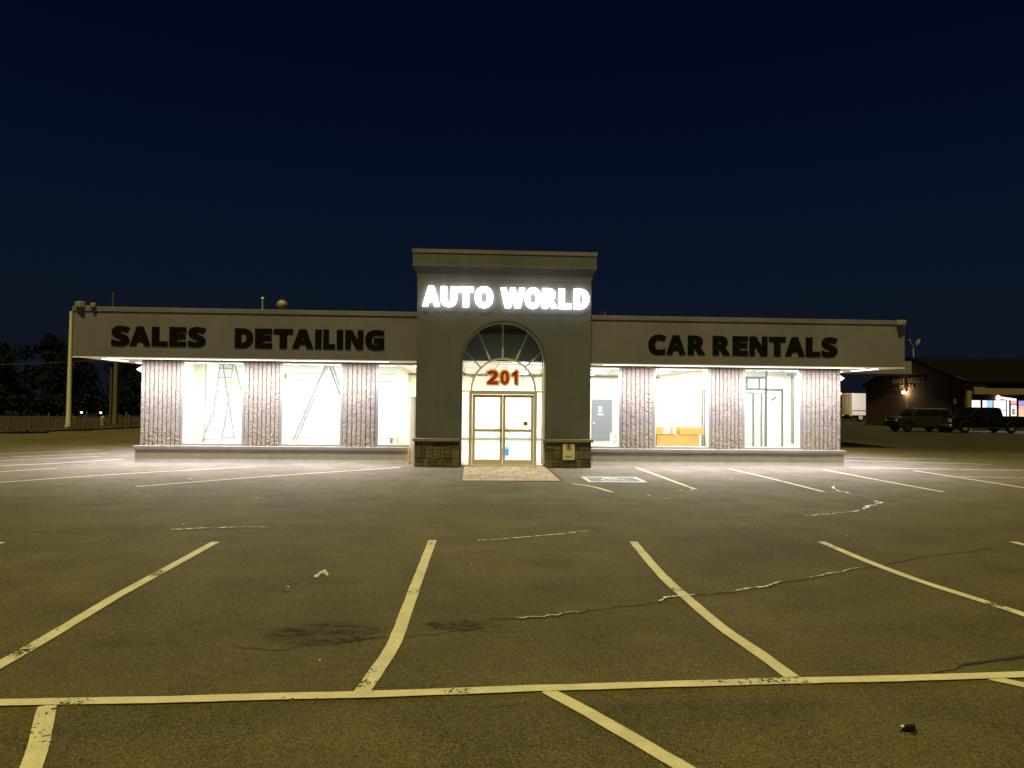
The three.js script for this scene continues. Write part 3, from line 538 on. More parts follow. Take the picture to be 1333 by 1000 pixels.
{
  const t = thing('no_parking_sign', 'small cream sign with black prohibition ring on the right stone base', 'sign', [1.795, .44, 1.385]);
  obj('sign_plate', rbx(-.165, .165, -.225, .225, -.008, .008, .006), mat('cream_sign', [.52, .50, .36], .5), t);
  const k = mat('sign_black', [.02, .02, .02], .5);
  obj('prohibition_ring', [new THREE.TorusGeometry(.065, .011, 6, 28).translate(0, .125, .009), bar([-.045, .17, .010], [.045, .08, .010], .018, .006)], k, t);
  obj('symbol', [bx(-.02, -.005, .09, .165, .008, .012), bx(-.005, .025, .125, .165, .008, .012)], k, t);
  const fp = mat('faded_print', [.16, .15, .09], .6); obj('small_print', bx(-.10, .10, -.145, -.118, .008, .011), fp, t); obj('small_print', bx(-.07, .07, -.17, -.160, .008, .011), fp, t);
}
// fixtures on the fascia and roof
function flood(name, label, x, y, z, yaw, s = 1) {
  const t = thing(name, label, 'floodlight', [x, y, z], yaw);
  obj('arm', [bar([0, -.06, -.22], [0, 0, 0], .02 * s, .02, 8), bx(-.04, .04, -.08, .0, -.26, -.21)], M.steel, t);
  obj('housing', [rbx(-.13 * s, .13 * s, -.08 * s, .1 * s, -.06, .09, .02), ...[-.08, -.03, .02, .07].map((k) => bx(k * s, k * s + .015, -.06, .09, -.10, -.06))], mat('grey_housing', [.30, .28, .22], .5), t);
  obj('lens', rbx(-.11 * s, .11 * s, -.065 * s, .08 * s, .09, .10, .004), mat('dull_lens', [.22, .21, .18], .25), t);
  return t;
}
flood('floodlight', 'large grey floodlight on the left corner of the roof edge next to the light pole', -11.60, 4.34, 1.0, -.5, .8);
flood('floodlight', 'smaller grey floodlight on the roof edge above the left of SALES', -11.27, 4.32, .98, .35, .5);
flood('floodlight', 'grey floodlight at the top right corner of the fascia', 11.52, 4.22, 1.04, .4, .75);
for (const [x, s, l] of [[XL - .08, -1, 'white cone wall light under the soffit at the left wall corner'], [XR + .08, 1, 'white cone wall light under the soffit at the right wall corner']]) {
  const t = thing('wall_light', l, 'wall light', [x, 2.66, -.35]);
  obj('shade', new THREE.CylinderGeometry(.05, .13, .17, 16).rotateZ(s * .5).translate(s * .04, 0, 0), M.soffit, t);
  obj('bracket', bar([s * .03, .08, 0], [-s * .06, .12, 0], .018, .018, 8), M.soffit, t);
}
{
  const t = thing('vent_pipe', 'thin upright vent pipe with pale cap on the left roof', 'vent pipe', [-7.8, 3.9, -2.86]);
  obj('pipe', cyl(.025, .025, 1.2, 10), M.steel, t); obj('pipe_cap', new THREE.SphereGeometry(.05, 10, 8).translate(0, 1.22, 0), M.soffit, t);
  const v = thing('roof_ventilator', 'round domed roof ventilator behind the left fascia', 'roof vent', [-7.42, 3.9, -3.84]);
  obj('neck', cyl(.14, .14, .95, 16), M.steel, v); obj('dome', new THREE.SphereGeometry(.19, 20, 14).scale(1, .95, 1).translate(0, 1.14, 0), mat('dull_galvanised', [.22, .23, .19], .6, { metalness: .3 }), v);
  const a = thing('roof_antenna', 'tiny whip antenna on the roof right of the entrance tower', 'antenna', [3.4, 3.9, -2]); obj('mast', cyl(.012, .008, .85, 6), M.steel, a); obj('tip', new THREE.SphereGeometry(.018, 8, 6).translate(0, .86, 0), M.steel, a);
}
// ---------------------------------------------------------------- things seen inside and by the tower
{
  const t = thing('ribbed_panel', 'pale ribbed metal panel standing between the left window and entrance tower', 'panel', [-2.555, 0, .36]);
  obj('sheet', [0, 1, 2, 3].map((k) => rbx(-.11 + k * .055, -.062 + k * .055, .01, 1.94, -.015, .015 + (k % 2) * .02, .006)), mat('pale_lilac_metal', [.56, .53, .56], .5), t);
  const o = thing('plank', 'short orange board on end beside the ribbed panel', 'board', [-2.69, 0, .33]); obj('board', rbx(-.02, .02, .0, .44, -.08, .08, .004), M.orange, o); obj('board_end', bx(-.021, .021, .44, .455, -.08, .08), M.seam, o);
}
{
  const t = thing('step_ladder', 'tall aluminium step ladder facing the window nearest the left corner', 'ladder', [-9.4, .36, -3]);
  const rail = (x0, x1, xm, z0, z1) => [bar([x0, 0, z0], [xm, 1.05, lerp(z0, z1, .4)], .045, .03), bar([xm, 1.05, lerp(z0, z1, .4)], [x1, 2.6, z1], .045, .03)];
  obj('front_rail', rail(-.32, .11, .0, 0, -.35), M.ladder, t); obj('front_rail', rail(.32, .53, .42, 0, -.35), M.ladder, t);
  for (let k = 0; k < 9; k++) { const s = k / 8.4, y = .1 + k * .295, a = y < 1.05 ? lerp(-.32, 0, y / 1.05) : lerp(0, .11, (y - 1.05) / 1.55), b = lerp(.32, .53, y / 2.6), z = -.35 * y / 2.6; obj('step', bx(a, b, y - .018, y + .018, z - .06, z + .03), M.ladder, t); }
  obj('rear_rail', bar([.35, 0, -1.25], [.16, 2.6, -.45], .04, .025), M.ladder, t); obj('rear_rail', bar([.98, 0, -1.25], [.56, 2.6, -.45], .04, .025), M.ladder, t);
  obj('rear_brace', [.5, 1.0, 1.45].map((y) => bx(lerp(.35, .16, y / 2.6), lerp(.98, .56, y / 2.6), y, y + .03, lerp(-1.25, -.45, y / 2.6), lerp(-1.25, -.45, y / 2.6) + .02)), M.ladder, t);
  obj('top_cap', rbx(.08, .58, 2.58, 2.63, -.5, -.3, .01), M.ladder, t);
  obj('tool_tray', rbx(.3, .62, 1.95, 2.05, -.75, -.45, .02), mat('yellowish_tray', [.6, .6, .4], .6), t);
}
{
  const t = thing('trestle_ladder', 'wide open aluminium ladder behind the second window from the left corner', 'ladder', [-5.62, .36, -3], .42);
  for (const [s, x] of [[-1, -1.12], [1, 1.05]]) {
    obj('rail', bar([x, 0, .14], [s * .05, 2.64, .10], .06, .03), M.ladder, t); obj('rail', bar([x, 0, -.34], [s * .05, 2.64, -.28], .06, .03), M.ladder, t);
    for (let k = 1; k < 9; k++) { const f = k / 9; obj('rung', bar([lerp(x, s * .05, f), 2.64 * f, .13], [lerp(x, s * .05, f), 2.64 * f, -.33], .018, .018, 8), M.ladder, t); }
  }
  obj('hinge', [rbx(-.1, .1, 2.58, 2.66, .06, .13, .01), rbx(-.1, .1, 2.58, 2.66, -.31, -.24, .01)], M.ladder, t);
}
{
  const t = thing('reception_counter', 'orange wooden counter with a split upper shelf behind the middle right window', 'counter', [6.75, .02, -5]);
  obj('counter_body', bx(-.75, .75, 0, .64, -.5, .0), M.orange, t);
  obj('counter_end', [bx(-.95, -.88, 0, .64, -.5, 0), bx(-.84, -.77, 0, .64, -.5, 0)], M.orange, t);
  obj('upper_shelf', rbx(.02, .86, .655, .93, -.5, .06, .008), M.orange, t); obj('upper_shelf', rbx(-.98, -.12, .655, .93, -.5, .06, .008), M.orange, t);
  obj('taped_paper', [bx(-.60, -.36, .68, .92, .061, .066), bx(-.26, -.16, .68, .90, .061, .066)], M.white, t);
  const c = thing('storage_cabinet', 'small white cabinet with grey front by the blue grey door', 'cabinet', [5.12, .02, -9]);
  obj('cabinet_body', rbx(-.14, .14, 0, .52, -.15, .15, .01), M.white, c); obj('cabinet_front', bx(-.07, .10, .06, .46, .151, .157), M.seam, c); obj('cabinet_slats', [0, 1, 2, 3, 4].map((k) => bx(-.06, .09, .1 + k * .07, .12 + k * .07, .158, .162)), M.white, c);
}
{ // clutter behind the third window
  const yel = mat('yellow_plastic', [.80, .55, .14], .5), g = 'rubbish heap behind the window left of the tower';
  const a = thing('chair', 'yellow plastic chair tipped among white rubbish left of the tower', 'chair', [-4.25, .02, -8], .4);
  obj('seat', rbx(-.22, .22, .42, .46, -.2, .2, .01), yel, a); obj('backrest', rbx(-.22, .22, .5, .88, -.22, -.18, .01).rotateZ(.25), yel, a); for (const [x, z] of [[-.19, -.17], [.19, -.17], [-.19, .17], [.19, .17]]) obj('leg', bar([x, 0, z], [x * .9, .43, z * .9], .015, .015, 6), M.steel, a);
  const b = thing('waste_sack', 'crumpled white waste sack beside the yellow chair', 'sack', [-3.72, .02, -7.6]);
  const sg = new THREE.IcosahedronGeometry(.34, 4); { const p = sg.attributes.position; for (let i = 0; i < p.count; i++) { const f = .75 + .5 * fbm(p.getX(i) * 5 + 9, p.getY(i) * 5 + p.getZ(i) * 4, 501, 3); p.setXYZ(i, p.getX(i) * f, Math.max(-.32, p.getY(i) * f * 1.1), p.getZ(i) * f); } }
  const s2 = mergeVertices(sg.translate(0, .32, 0)); s2.computeVertexNormals(); obj('sack_body', s2, mat('white_sack', [.66, .66, .62], .6), b); obj('sack_tie', cyl(.05, .09, .12, 8).translate(.02, .62, 0), yel, b);
  const c = thing('cardboard_box', 'open pale cardboard box under the yellow chair', 'box', [-4.1, .02, -7.3], .2); obj('box_walls', [bx(-.3, .3, 0, .26, .2, .21), bx(-.3, .3, 0, .26, -.21, -.2), bx(-.31, -.3, 0, .26, -.21, .21), bx(.3, .31, 0, .26, -.21, .21)], mat('card', [.6, .5, .36], .9), c); obj('flap', bx(-.3, .3, 0, .01, 0, .16).rotateX(-.5).translate(0, .25, .21), mat('card_flap', [.66, .57, .42], .9), c);
  const d = thing('carrier_bag', 'bright blue plastic bag on the floor behind the right door leaf', 'bag', [.25, .02, -3]); d.scale.setScalar(.72);
  const bg = new THREE.IcosahedronGeometry(.2, 3); { const p = bg.attributes.position; for (let i = 0; i < p.count; i++) { const f = .7 + .7 * fbm(p.getX(i) * 7 + 3, p.getY(i) * 7 + p.getZ(i) * 5, 511, 3); p.setXYZ(i, p.getX(i) * f, Math.max(-.19, p.getY(i) * f * 1.3), p.getZ(i) * f); } }
  const b2 = mergeVertices(bg.translate(0, .19, 0)); b2.computeVertexNormals(); obj('bag_body', b2, mat('blue_plastic', [.06, .32, .75], .4), d); obj('bag_handle', new THREE.TorusGeometry(.06, .012, 6, 14).translate(.02, .42, 0), mat('blue_plastic_handle', [.2, .45, .8], .4), d);
}
// ---------------------------------------------------------------- litter on the lot
function crumple(r, s, sy, k) { const g = new THREE.IcosahedronGeometry(r, 3), p = g.attributes.position; for (let i = 0; i < p.count; i++) { const f = .45 + 1.1 * fbm(p.getX(i) / r * 1.8 + k, p.getY(i) / r * 1.8 + p.getZ(i) / r, 520 + k, 3); p.setXYZ(i, p.getX(i) * f * s, p.getY(i) * f * sy, p.getZ(i) * f); } const q = mergeVertices(g); q.computeVertexNormals(); q.computeBoundingBox(); return q.translate(0, -q.boundingBox.min.y, 0); }
{
  const p = thing('paper_scrap', 'crumpled white paper lying between the two left parking lines', 'litter', [-2.43, .002, 13.88], .3);
  obj('paper', [bar([-.075, .004, .02], [-.035, .010, .01], .03, .012), bar([-.04, .008, .012], [-.012, .045, 0], .012, .03), bar([-.012, .045, 0], [.004, .03, 0], .012, .03), bar([.004, .03, 0], [.02, .055, 0], .014, .035), bar([.018, .055, 0], [.058, .006, .01], .018, .035)], mat('white_paper', [.82, .84, .95], .8), p);
  const d = thing('crushed_cup', 'small dark crushed cup with pale lid edge in the right foreground', 'litter', [1.51, .002, 17.54], .5); d.scale.setScalar(.8);
  const cg = new THREE.CylinderGeometry(.034, .026, .075, 18, 4); { const p = cg.attributes.position; for (let i = 0; i < p.count; i++) p.setXYZ(i, p.getX(i) * (1 + .35 * (fbm(p.getX(i) * 40, p.getY(i) * 40, 531, 2) - .5)), p.getY(i), p.getZ(i) * .62 * (1 + .5 * (fbm(p.getY(i) * 50 + 3, p.getX(i) * 30, 533, 2) - .5))); cg.computeVertexNormals(); }
  obj('cup_body', cg.rotateX(Math.PI / 2).rotateZ(Math.PI / 2 + .2).rotateY(1.1).translate(0, .024, 0), phys('dark_plastic', [.010, .008, .012], .45, { specularIntensity: .5 }), d); obj('lid_edge', rbx(-.052, -.012, .040, .048, -.028, -.008, .003).rotateZ(.1), mat('pale_lid', [.7, .66, .55], .5), d); obj('flattened_side', rbx(-.03, .055, .002, .009, .018, .052, .003).rotateY(.35), phys('dark_plastic_flat', [.02, .018, .02], .4, {}), d);
  const sc = mat('pale_scrap', [.72, .71, .68], .8), base = crumple(.03, 1.6, .35, 12);
  const spots = [[-7.15, 4.82, 1.6], [-7.2, 7.33, .7], [-6.81, 7.76, 1.1], [-5.75, 7.4, .6], [-5.3, 6.0, .8], [-4.8, 7.9, .6], [-4.3, 5.6, .7], [-6.3, 5.4, .6], [-4.9, 5.2, .9], [3.43, 6.53, 1.2], [3.68, 6.5, 1.0], [2.56, 7.41, 1.5], [2.8, 7.86, 1.2], [-2.07, 2.23, 1.4], [-2.66, 14.32, .5], [-5.02, 10.75, .7], [.35, 11.55, .8], [-3.95, 4.6, .6], [-6.6, 6.3, .5], [5.35, 4.2, .6], [-.9, 13.4, .35], [-3.2, 12.6, .4], [4.3, 11.6, .5], [-1.95, 16.33, .35]];
  spots.forEach(([x, z, s], i) => { const o = new THREE.Mesh(base, sc); o.name = numbered('litter_flake'); o.position.set(x, .003, z); o.scale.setScalar(s * .6); o.rotation.y = i * 1.3; o.castShadow = true; scene.add(o); tag(o, 'tiny pale scrap of litter lying on the asphalt', 'litter', 'pale litter scraps scattered over the lot'); });
  const gs = [], q = new THREE.TetrahedronGeometry(.007); for (let k = 0; k < 1600; k++) { const near = rnd() < .6, z = near ? rr(13, 19) : rr(2, 13), x = rr(-1, 1) * (22 - z) * .75 - .9 + (22 - z) * .06; const s = rr(.25, .8); gs.push(q.clone().rotateX(rr(0, 3)).rotateY(rr(0, 3)).scale(s, s * .7, s).translate(x, .002, z)); }
  const o = obj('gravel', gs, mat('loose_grit', [.30, .29, .26], .8)); o.userData.kind = 'stuff'; tag(o, 'loose grit scattered over the asphalt lot', 'gravel');
}
// ---------------------------------------------------------------- left verge, poles, trees
{
  const vs = new THREE.Shape([[-400, 14], [-27, -8], [-23.4, -17], [-21.4, -22], [-20.4, -26], [-16, -40], [20, -60], [20, -400], [-400, -400]].map(([x, z]) => new THREE.Vector2(x, -z)));
  const g = new THREE.ShapeGeometry(vs).rotateX(-Math.PI / 2).translate(0, .02, 0);
  struct('grass_verge', g, mat('dark_verge', [.017, .011, .007], .95, { bumpMap: T.split, bumpScale: .02 }));
  struct('kerb', [bar([-27, .05, -8], [-23.4, .05, -17], .18, .14), bar([-23.4, .05, -17], [-21.4, .05, -22], .18, .14), bar([-21.4, .05, -22], [-20.4, .05, -26], .18, .14), bar([-20.4, .05, -26], [-16, .05, -40], .18, .14)], mat('dark_kerb', [.035, .03, .025], .9));
  const lp = thing('light_pole', 'tall pale parking lot light pole standing left of the building', 'lamp post', [-23.9, 0, -21.7]);
  obj('pole', cyl(.15, .09, 6.75, 16), mat('pole_paint', [.58, .55, .46], .5), lp); obj('base_plate', [cyl(.26, .26, .06, 16), cyl(.2, .17, .35, 16)], M.plinth, lp);
  obj('arm', bar([0, 6.7, 0], [.2, 6.86, 0], .04, .04, 8), M.steel, lp); obj('lamp_head', rbx(.1, .42, 6.84, 6.95, -.12, .12, .04, 2), mat('lamp_housing', [.34, .31, .2], .5), lp);
  const wood = mat('pole_wood', [.13, .12, .09], .9, { map: T.wood });
  const u = thing('utility_pole', 'thin tall wooden utility pole rising above the fascia behind the left soffit', 'utility pole', [-25.55, 0, -30]);
  obj('pole', cyl(.10, .055, 9.2, 12), mat('dark_pole_wood', [.075, .07, .06], .95, { map: T.wood }), u); obj('pole_cap', cyl(.09, .05, .12, 10).translate(0, 9.2, 0), M.black, u);
  const v = thing('utility_pole', 'thicker shorter pole with small crossarm beside the thin utility pole', 'utility pole', [-25.15, 0, -29.8]);
  obj('pole', cyl(.17, .14, 4.7, 12), wood, v); obj('crossarm', [bx(-.65, .2, 4.25, 4.36, -.05, .05), bx(-.4, -.3, 4.36, 4.5, -.05, .05), bx(-.62, -.54, 4.36, 4.48, -.05, .05)], wood, v);
  const wire = (a, b, sag) => new THREE.TubeGeometry(new THREE.CatmullRomCurve3([0, .25, .5, .75, 1].map((t) => new THREE.Vector3(lerp(a[0], b[0], t), lerp(a[1], b[1], t) - sag * 4 * t * (1 - t), lerp(a[2], b[2], t)))), 24, .012, 5);
  tag(obj('overhead_cable', wire([-25.15, 4.4, -29.8], [-70, 4.5, -34], .7), mat('dull_cable', [.08, .08, .07], .6)), 'thin dull cable sagging from the thicker pole towards the left edge', 'cable');
  const pl = ['wooden post nearest the left edge of the verge', 'wooden post second along the verge from the left edge', 'taller wooden post alone between the second post and the short pair', 'left stub of the short pair of posts before the light pole', 'right stub of the short pair of posts before the light pole', 'upright wooden post just right of the light pole foot', 'tilted tall wooden post at the end of the bent rail', 'left post of the pair nearest the building wall', 'right, shorter post of the pair nearest the building wall'];
  const pw = mat('post_wood', [.09, .08, .06], .9), posts = [[-23.8, -16.1, .72, 0], [-23.38, -17.09, .72, 0], [-23.52, -19.03, .92, 0], [-23.42, -19.58, .5, 0], [-23.54, -20.09, .5, 0], [-22.75, -20.27, .72, .0], [-22.35, -20.35, 1.0, -.15], [-20.76, -21.84, .95, 0], [-20.62, -21.86, .8, 0]];
  posts.forEach(([x, z, h, t], i) => { const o = thing('wooden_post', pl[i], 'post', [x, 0, z], 0, 'posts along the left verge'); o.rotation.z = t; obj('shaft', cyl(.05, .045, h, 8), pw, o); obj('post_top', cyl(.045, .01, .05, 8).translate(0, h, 0), pw, o); });
  tag(obj('fence_rail', [bar([-23.6, .78, -21.4], [-23.2, .66, -21.0], .04), bar([-23.2, .66, -21.0], [-22.4, .80, -20.4], .04)], pw), 'bent low rail between the light pole and tilted post', 'rail');
  const rk = mat('dark_stone', [.022, .02, .017], .9, { bumpMap: T.split, bumpScale: .03 });
  const rg = [1, 2, 3].map((k) => crumple(.26, 1.25, .62, 30 + k));
  for (const [x0, z0, x1, z1, n] of [[-23.75, -15.6, -22.95, -15.9, 5], [-22.9, -16.1, -22.2, -16.4, 5], [-23.1, -18.6, -22.6, -19.4, 5], [-22.3, -19.2, -21.7, -19.6, 4]])
    for (let k = 0; k < n; k++) { const t = k / (n - 1), o = new THREE.Mesh(rg[k % 3], rk); o.name = numbered('boulder'); o.position.set(lerp(x0, x1, t), -.02, lerp(z0, z1, t)); o.scale.setScalar(rr(.55, .8)); o.rotation.y = k * 2.1; o.castShadow = true; scene.add(o); tag(o, 'small dark boulder in the row edging the left lot', 'boulder', 'boulders edging the left lot'); }
  const h = thing('fire_hydrant', 'small yellowish hydrant in the verge in front of the utility poles', 'hydrant', [-24.6, 0, -27]);
  obj('barrel', [cyl(.13, .12, .5, 12), cyl(.17, .17, .06, 12)], mat('hydrant_paint', [.22, .20, .10], .5), h); obj('bonnet', new THREE.SphereGeometry(.14, 12, 8).translate(0, .5, 0), mat('hydrant_cap', [.3, .28, .18], .5), h); obj('outlet', [new THREE.CylinderGeometry(.05, .05, .36, 10).rotateZ(Math.PI / 2).translate(0, .38, 0)], mat('hydrant_outlet', [.2, .18, .1], .5), h);
  const glow = mat('garden_lamp_glow', [.9, .9, .9], .4, { emissive: lin(.95, 1, 1), emissiveIntensity: 3.2 });
  for (const [x, z, l] of [[-32.87, -40.45, 'nearer to the light pole'], [-31.29, -40.36, 'nearer to the utility poles']]) {
    const o = thing('garden_lamp', 'small white lamp on a low stake before the dark trees, ' + l, 'garden lamp', [x, 0, z]);
    obj('stake', cyl(.05, .04, .5, 8), M.black, o); obj('lamp_globe', new THREE.SphereGeometry(.085, 12, 8).translate(0, .58, 0), glow, o);
    const p = new THREE.PointLight(lin(.95, 1, 1), .12); p.name = 'garden_lamp_light'; p.position.set(0, .58, 0); o.add(p);
  }
  // dark trees beyond the verge
  const bark = phys('bark', [.008, .007, .006], 1, { specularIntensity: 0 }), leafM = phys('dark_leaves', [.014, .018, .026], 1, { side: THREE.DoubleSide, specularIntensity: 0 });
  const crown = (H, R, n) => {
    const pos = [], nor = [], uv = [], v = new THREE.Vector3(), e = new THREE.Euler(), clumps = [];
    for (let k = 0; k < 34; k++) { const a = rr(0, 6.28), y = rr(.06, 1), r = R * Math.sin(Math.PI * Math.min(1, y * .66 + .27)) * Math.sqrt(rnd()); clumps.push([r * Math.cos(a), H * y, r * Math.sin(a), rr(.5, 1.0)]); }
    for (let k = 0; k < n; k++) {
      const c = clumps[Math.floor(rnd() * clumps.length)], a = rr(0, 6.28), u = rr(-1, 1), q = Math.sqrt(1 - u * u), d = c[3] * Math.cbrt(rnd());
      e.set(rr(0, 6), rr(0, 6), rr(0, 6)); const s = rr(.10, .2), C = [c[0] + d * q * Math.cos(a), c[1] + d * u, c[2] + d * q * Math.sin(a)], nn = new THREE.Vector3(0, 0, 1).applyEuler(e);
      for (const [px, py] of [[-s, 0], [0, -s * .6], [s, 0], [-s, 0], [s, 0], [0, s * .6]]) { v.set(px, py, 0).applyEuler(e); pos.push(C[0] + v.x, C[1] + v.y, C[2] + v.z); nor.push(nn.x, nn.y, nn.z); uv.push(0, 0); }
    }
    const g = new THREE.BufferGeometry(); g.setAttribute('position', new THREE.Float32BufferAttribute(pos, 3)); g.setAttribute('normal', new THREE.Float32BufferAttribute(nor, 3)); g.setAttribute('uv', new THREE.Float32BufferAttribute(uv, 2)); return g;
  };
  const protos = [0, 1, 2].map((k) => {
    const o = new THREE.Group(), H = 7.5;
    obj('trunk', [bar([0, 0, 0], [.1, 3, .05], .18, .18, 8), bar([.1, 2.9, .05], [.0, 5.6, 0], .12, .12, 7), ...[0, 1, 2, 3, 4].map((i) => { const a = i * 1.3 + k, y = 2.2 + i * .6; return bar([.06, y, 0], [1.7 * Math.cos(a), y + 1.5, 1.7 * Math.sin(a)], .06, .06, 6); })], bark, o);
    obj('crown', crown(H, 3.3, 6500), leafM, o, false);
    return o;
  });
  const tl = [[-56, -50, 1.05], [-52, -58, 1.0], [-47.5, -52, 1.02], [-44, -60, .95], [-41, -54, .86], [-38, -59, .8], [-35, -55, .68], [-32, -58, .70], [-29, -56, .62], [-61, -56, 1.1], [-27, -60, .6], [-50, -66, 1.15], [-40, -68, 1.0], [-33, -66, .9]];
  tl.forEach(([x, z, s], i) => { const o = protos[i % 3].clone(); o.name = numbered('tree'); o.position.set(x, -.2, z); o.rotation.y = i * 1.7; o.scale.set(s, s * (.92 + .1 * ((i * 7) % 3) / 2), s); scene.add(o); tag(o, 'dark leafy tree in the unlit row beyond the left verge', 'tree', 'dark trees beyond the left verge'); });
  const hp = [], hn = [], hu = [];
  for (let k = 0; k < 15000; k++) { const x = rr(-66, -24), h = 2.6 * (.5 + .6 * fbm(x * .35, 1, 611, 3)), y = h * Math.sqrt(rnd()), z = -50.5 + rr(-1, 1) * 1.2 + .25 * (x + 45) * .2, e = new THREE.Euler(rr(0, 6), rr(0, 6), rr(0, 6)), s = rr(.12, .24), nn = new THREE.Vector3(0, 0, 1).applyEuler(e); for (const [px, py] of [[-s, 0], [0, -s * .6], [s, 0], [-s, 0], [s, 0], [0, s * .6]]) { const v = new THREE.Vector3(px, py, 0).applyEuler(e); hp.push(x + v.x, y + v.y, z + v.z); hn.push(nn.x, nn.y, nn.z); hu.push(0, 0); } }
  const hgeo = new THREE.BufferGeometry(); hgeo.setAttribute('position', new THREE.Float32BufferAttribute(hp, 3)); hgeo.setAttribute('normal', new THREE.Float32BufferAttribute(hn, 3)); hgeo.setAttribute('uv', new THREE.Float32BufferAttribute(hu, 2));
  const hd = obj('undergrowth', hgeo, leafM, scene, false); hd.userData.kind = 'stuff'; tag(hd, 'dark undergrowth along the foot of the left trees', 'undergrowth');
}
// ---------------------------------------------------------------- plaza, trailer and cars to the right
{
  const X0 = 39.65, Zn = -36.35, Zf = -51.4, Zr = -43.7, gy = -.2, eave = 3.9, ridge = 6.15;
  const brickTex = tex(512, (u, v) => { const row = Math.floor(v * 16), fx = ((u * 6 + (row % 2) * .5) % 1), fy = (v * 16) % 1, j = fx < .04 || fy < .13 ? .55 : 1, n = hash2(Math.floor(u * 6 + (row % 2) * .5) % 6, row, 77); const a = j * (.7 + .45 * n); return [a, a * .82, a * .76]; }, 1.25);
  const brick = mat('dark_brick', [.075, .052, .045], .95, { map: brickTex }), trim = mat('beige_trim', [.13, .11, .085], .8), shingle = phys('dark_shingles', [.0035, .0035, .0045], 1, { specularIntensity: .1 }), dk = mat('dark_recess', [.02, .018, .016], .9);
  const P = thing('plaza_building', 'long dark brick plaza with gable end and lit shop front behind the pickups', 'building');
  const gs = new THREE.Shape([[Zf, gy], [Zn, gy], [Zn, eave], [Zr, ridge], [Zf, eave]].map(([z, y]) => new THREE.Vector2(-z, y)));
  obj('gable_wall', new THREE.ExtrudeGeometry(gs, { depth: .3, bevelEnabled: false }).rotateY(Math.PI / 2).translate(X0, 0, 0), brick, P);
  obj('soldier_course', bx(X0 - .03, X0, 3.3, 3.37, Zf, Zn), mat('brick_band', [.12, .09, .07], .9), P);
  const slope = Math.atan2(ridge - eave, Zn - Zr), L = Math.hypot(ridge - eave, Zn - Zr);
  obj('roof', [new THREE.BoxGeometry(70, .15, L + .9).rotateX(slope).translate(X0 + 34.7, (eave + ridge) / 2 + .04, (Zn + Zr) / 2 + .25), new THREE.BoxGeometry(70, .15, L + .6).rotateX(-slope).translate(X0 + 34.7, (eave + ridge) / 2 + .06, (Zf + Zr) / 2 - .1)], shingle, P);
  obj('barge_board', [bar([X0 - .12, eave - .05, Zn + .3], [X0 - .12, ridge + .02, Zr], .1, .3), bar([X0 - .12, ridge + .02, Zr], [X0 - .12, eave - .05, Zf - .3], .1, .3)], mat('dark_barge', [.03, .024, .018], .8), P);
  obj('corner_pilaster', bx(X0 - .05, X0 + .35, gy, eave - .05, Zn + .02, Zn + .35), trim, P);
  obj('canopy_band', [bx(X0 + .4, X0 + 70, 2.86, 3.36, Zn + .01, Zn + .6), bx(X0 + .36, X0 + 1.4, 3.36, 3.75, Zn + .01, Zn + .5)], trim, P);
  obj('shop_wall', [bx(X0 + .3, X0 + 70, 2.42, 2.86, Zn - .3, Zn), bx(X0 + .3, X0 + 70, gy, .25, Zn - .3, Zn), bx(X0 + .3, X0 + 70, gy, eave, Zf, Zf + .3)], dk, P);
  // lit shop windows: glowing panes of posters and light
  const lit = (n, r, g, b, e) => mat('lit_window_' + n, [.5, .5, .5], .5, { emissive: lin(r, g, b), emissiveIntensity: e });
  const W = lit('white', 1, .93, .92, 1.25), Pk = lit('pink', 1, .48, .42, .95), Bl = lit('blue', .42, .72, 1, .95), Pu = lit('violet', .5, .45, 1, .8), pr = lit('print', .32, .22, .24, .7);
  const win = (a, b, y0, y1, list) => { const w = part('shop_window', P); obj('shop_frame', [bx(a - .05, a, y0, y1, Zn - .1, Zn + .03), bx(b, b + .05, y0, y1, Zn - .1, Zn + .03), bx(a - .05, b + .05, y1, y1 + .05, Zn - .1, Zn + .03)], dk, w); for (const [u0, u1, v0, v1, m] of list) obj('pane_light', bx(lerp(a, b, u0), lerp(a, b, u1), lerp(y0, y1, v0), lerp(y0, y1, v1), Zn - .06, Zn - .02), m, w); };
  win(39.98, 41.0, .3, 2.36, [[0, 1, .62, 1, W], [0, 1, .22, .45, Pk], [0, 1, .45, .62, W], [.25, .75, .70, .74, pr], [0, 1, 0, .22, W]]);
  win(41.15, 42.05, .3, 2.36, [[0, .42, .0, 1, W], [.43, 1, .70, 1, Bl], [.43, 1, .5, .70, W], [.1, .9, .46, .49, pr], [.43, 1, 0, .45, Pk]]);
  win(42.1, 43.2, .3, 2.36, [[0, 1, .62, 1, W], [0, .5, 0, .60, Pk], [.52, 1, 0, .60, W], [.60, .9, .75, .85, pr]]);
  win(43.25, 43.45, .3, 2.36, [[0, 1, 0, 1, W]]);
  win(44.25, 46.5, .3, 2.36, [[0, 1, .82, 1, Pu], [0, 1, .3, .81, Pk], [0, 1, 0, .29, W]]);
  const sd = part('shop_door', P); obj('door_rails', [bx(43.5, 43.58, .0, 2.36, Zn - .1, Zn + .03), bx(44.10, 44.18, .0, 2.36, Zn - .1, Zn + .03), bx(43.58, 44.10, 2.0, 2.06, Zn - .1, Zn + .03), bx(43.58, 44.10, 1.05, 1.1, Zn - .1, Zn + .03)], dk, sd); obj('pane_light', bx(43.58, 44.10, .1, 2.0, Zn - .06, Zn - .02), W, sd); obj('transom_light', bx(43.58, 44.10, 2.06, 2.34, Zn - .06, Zn - .02), Pk, sd); obj('poster', bx(43.7, 43.98, 1.2, 1.7, Zn - .019, Zn - .012), pr, sd);
  rect(P, 'shop_window_light', lin(1, .8, .75), 1.1, 6, 1.6, [43, 1.4, Zn + .08], [43, 1.2, Zn + 5]);
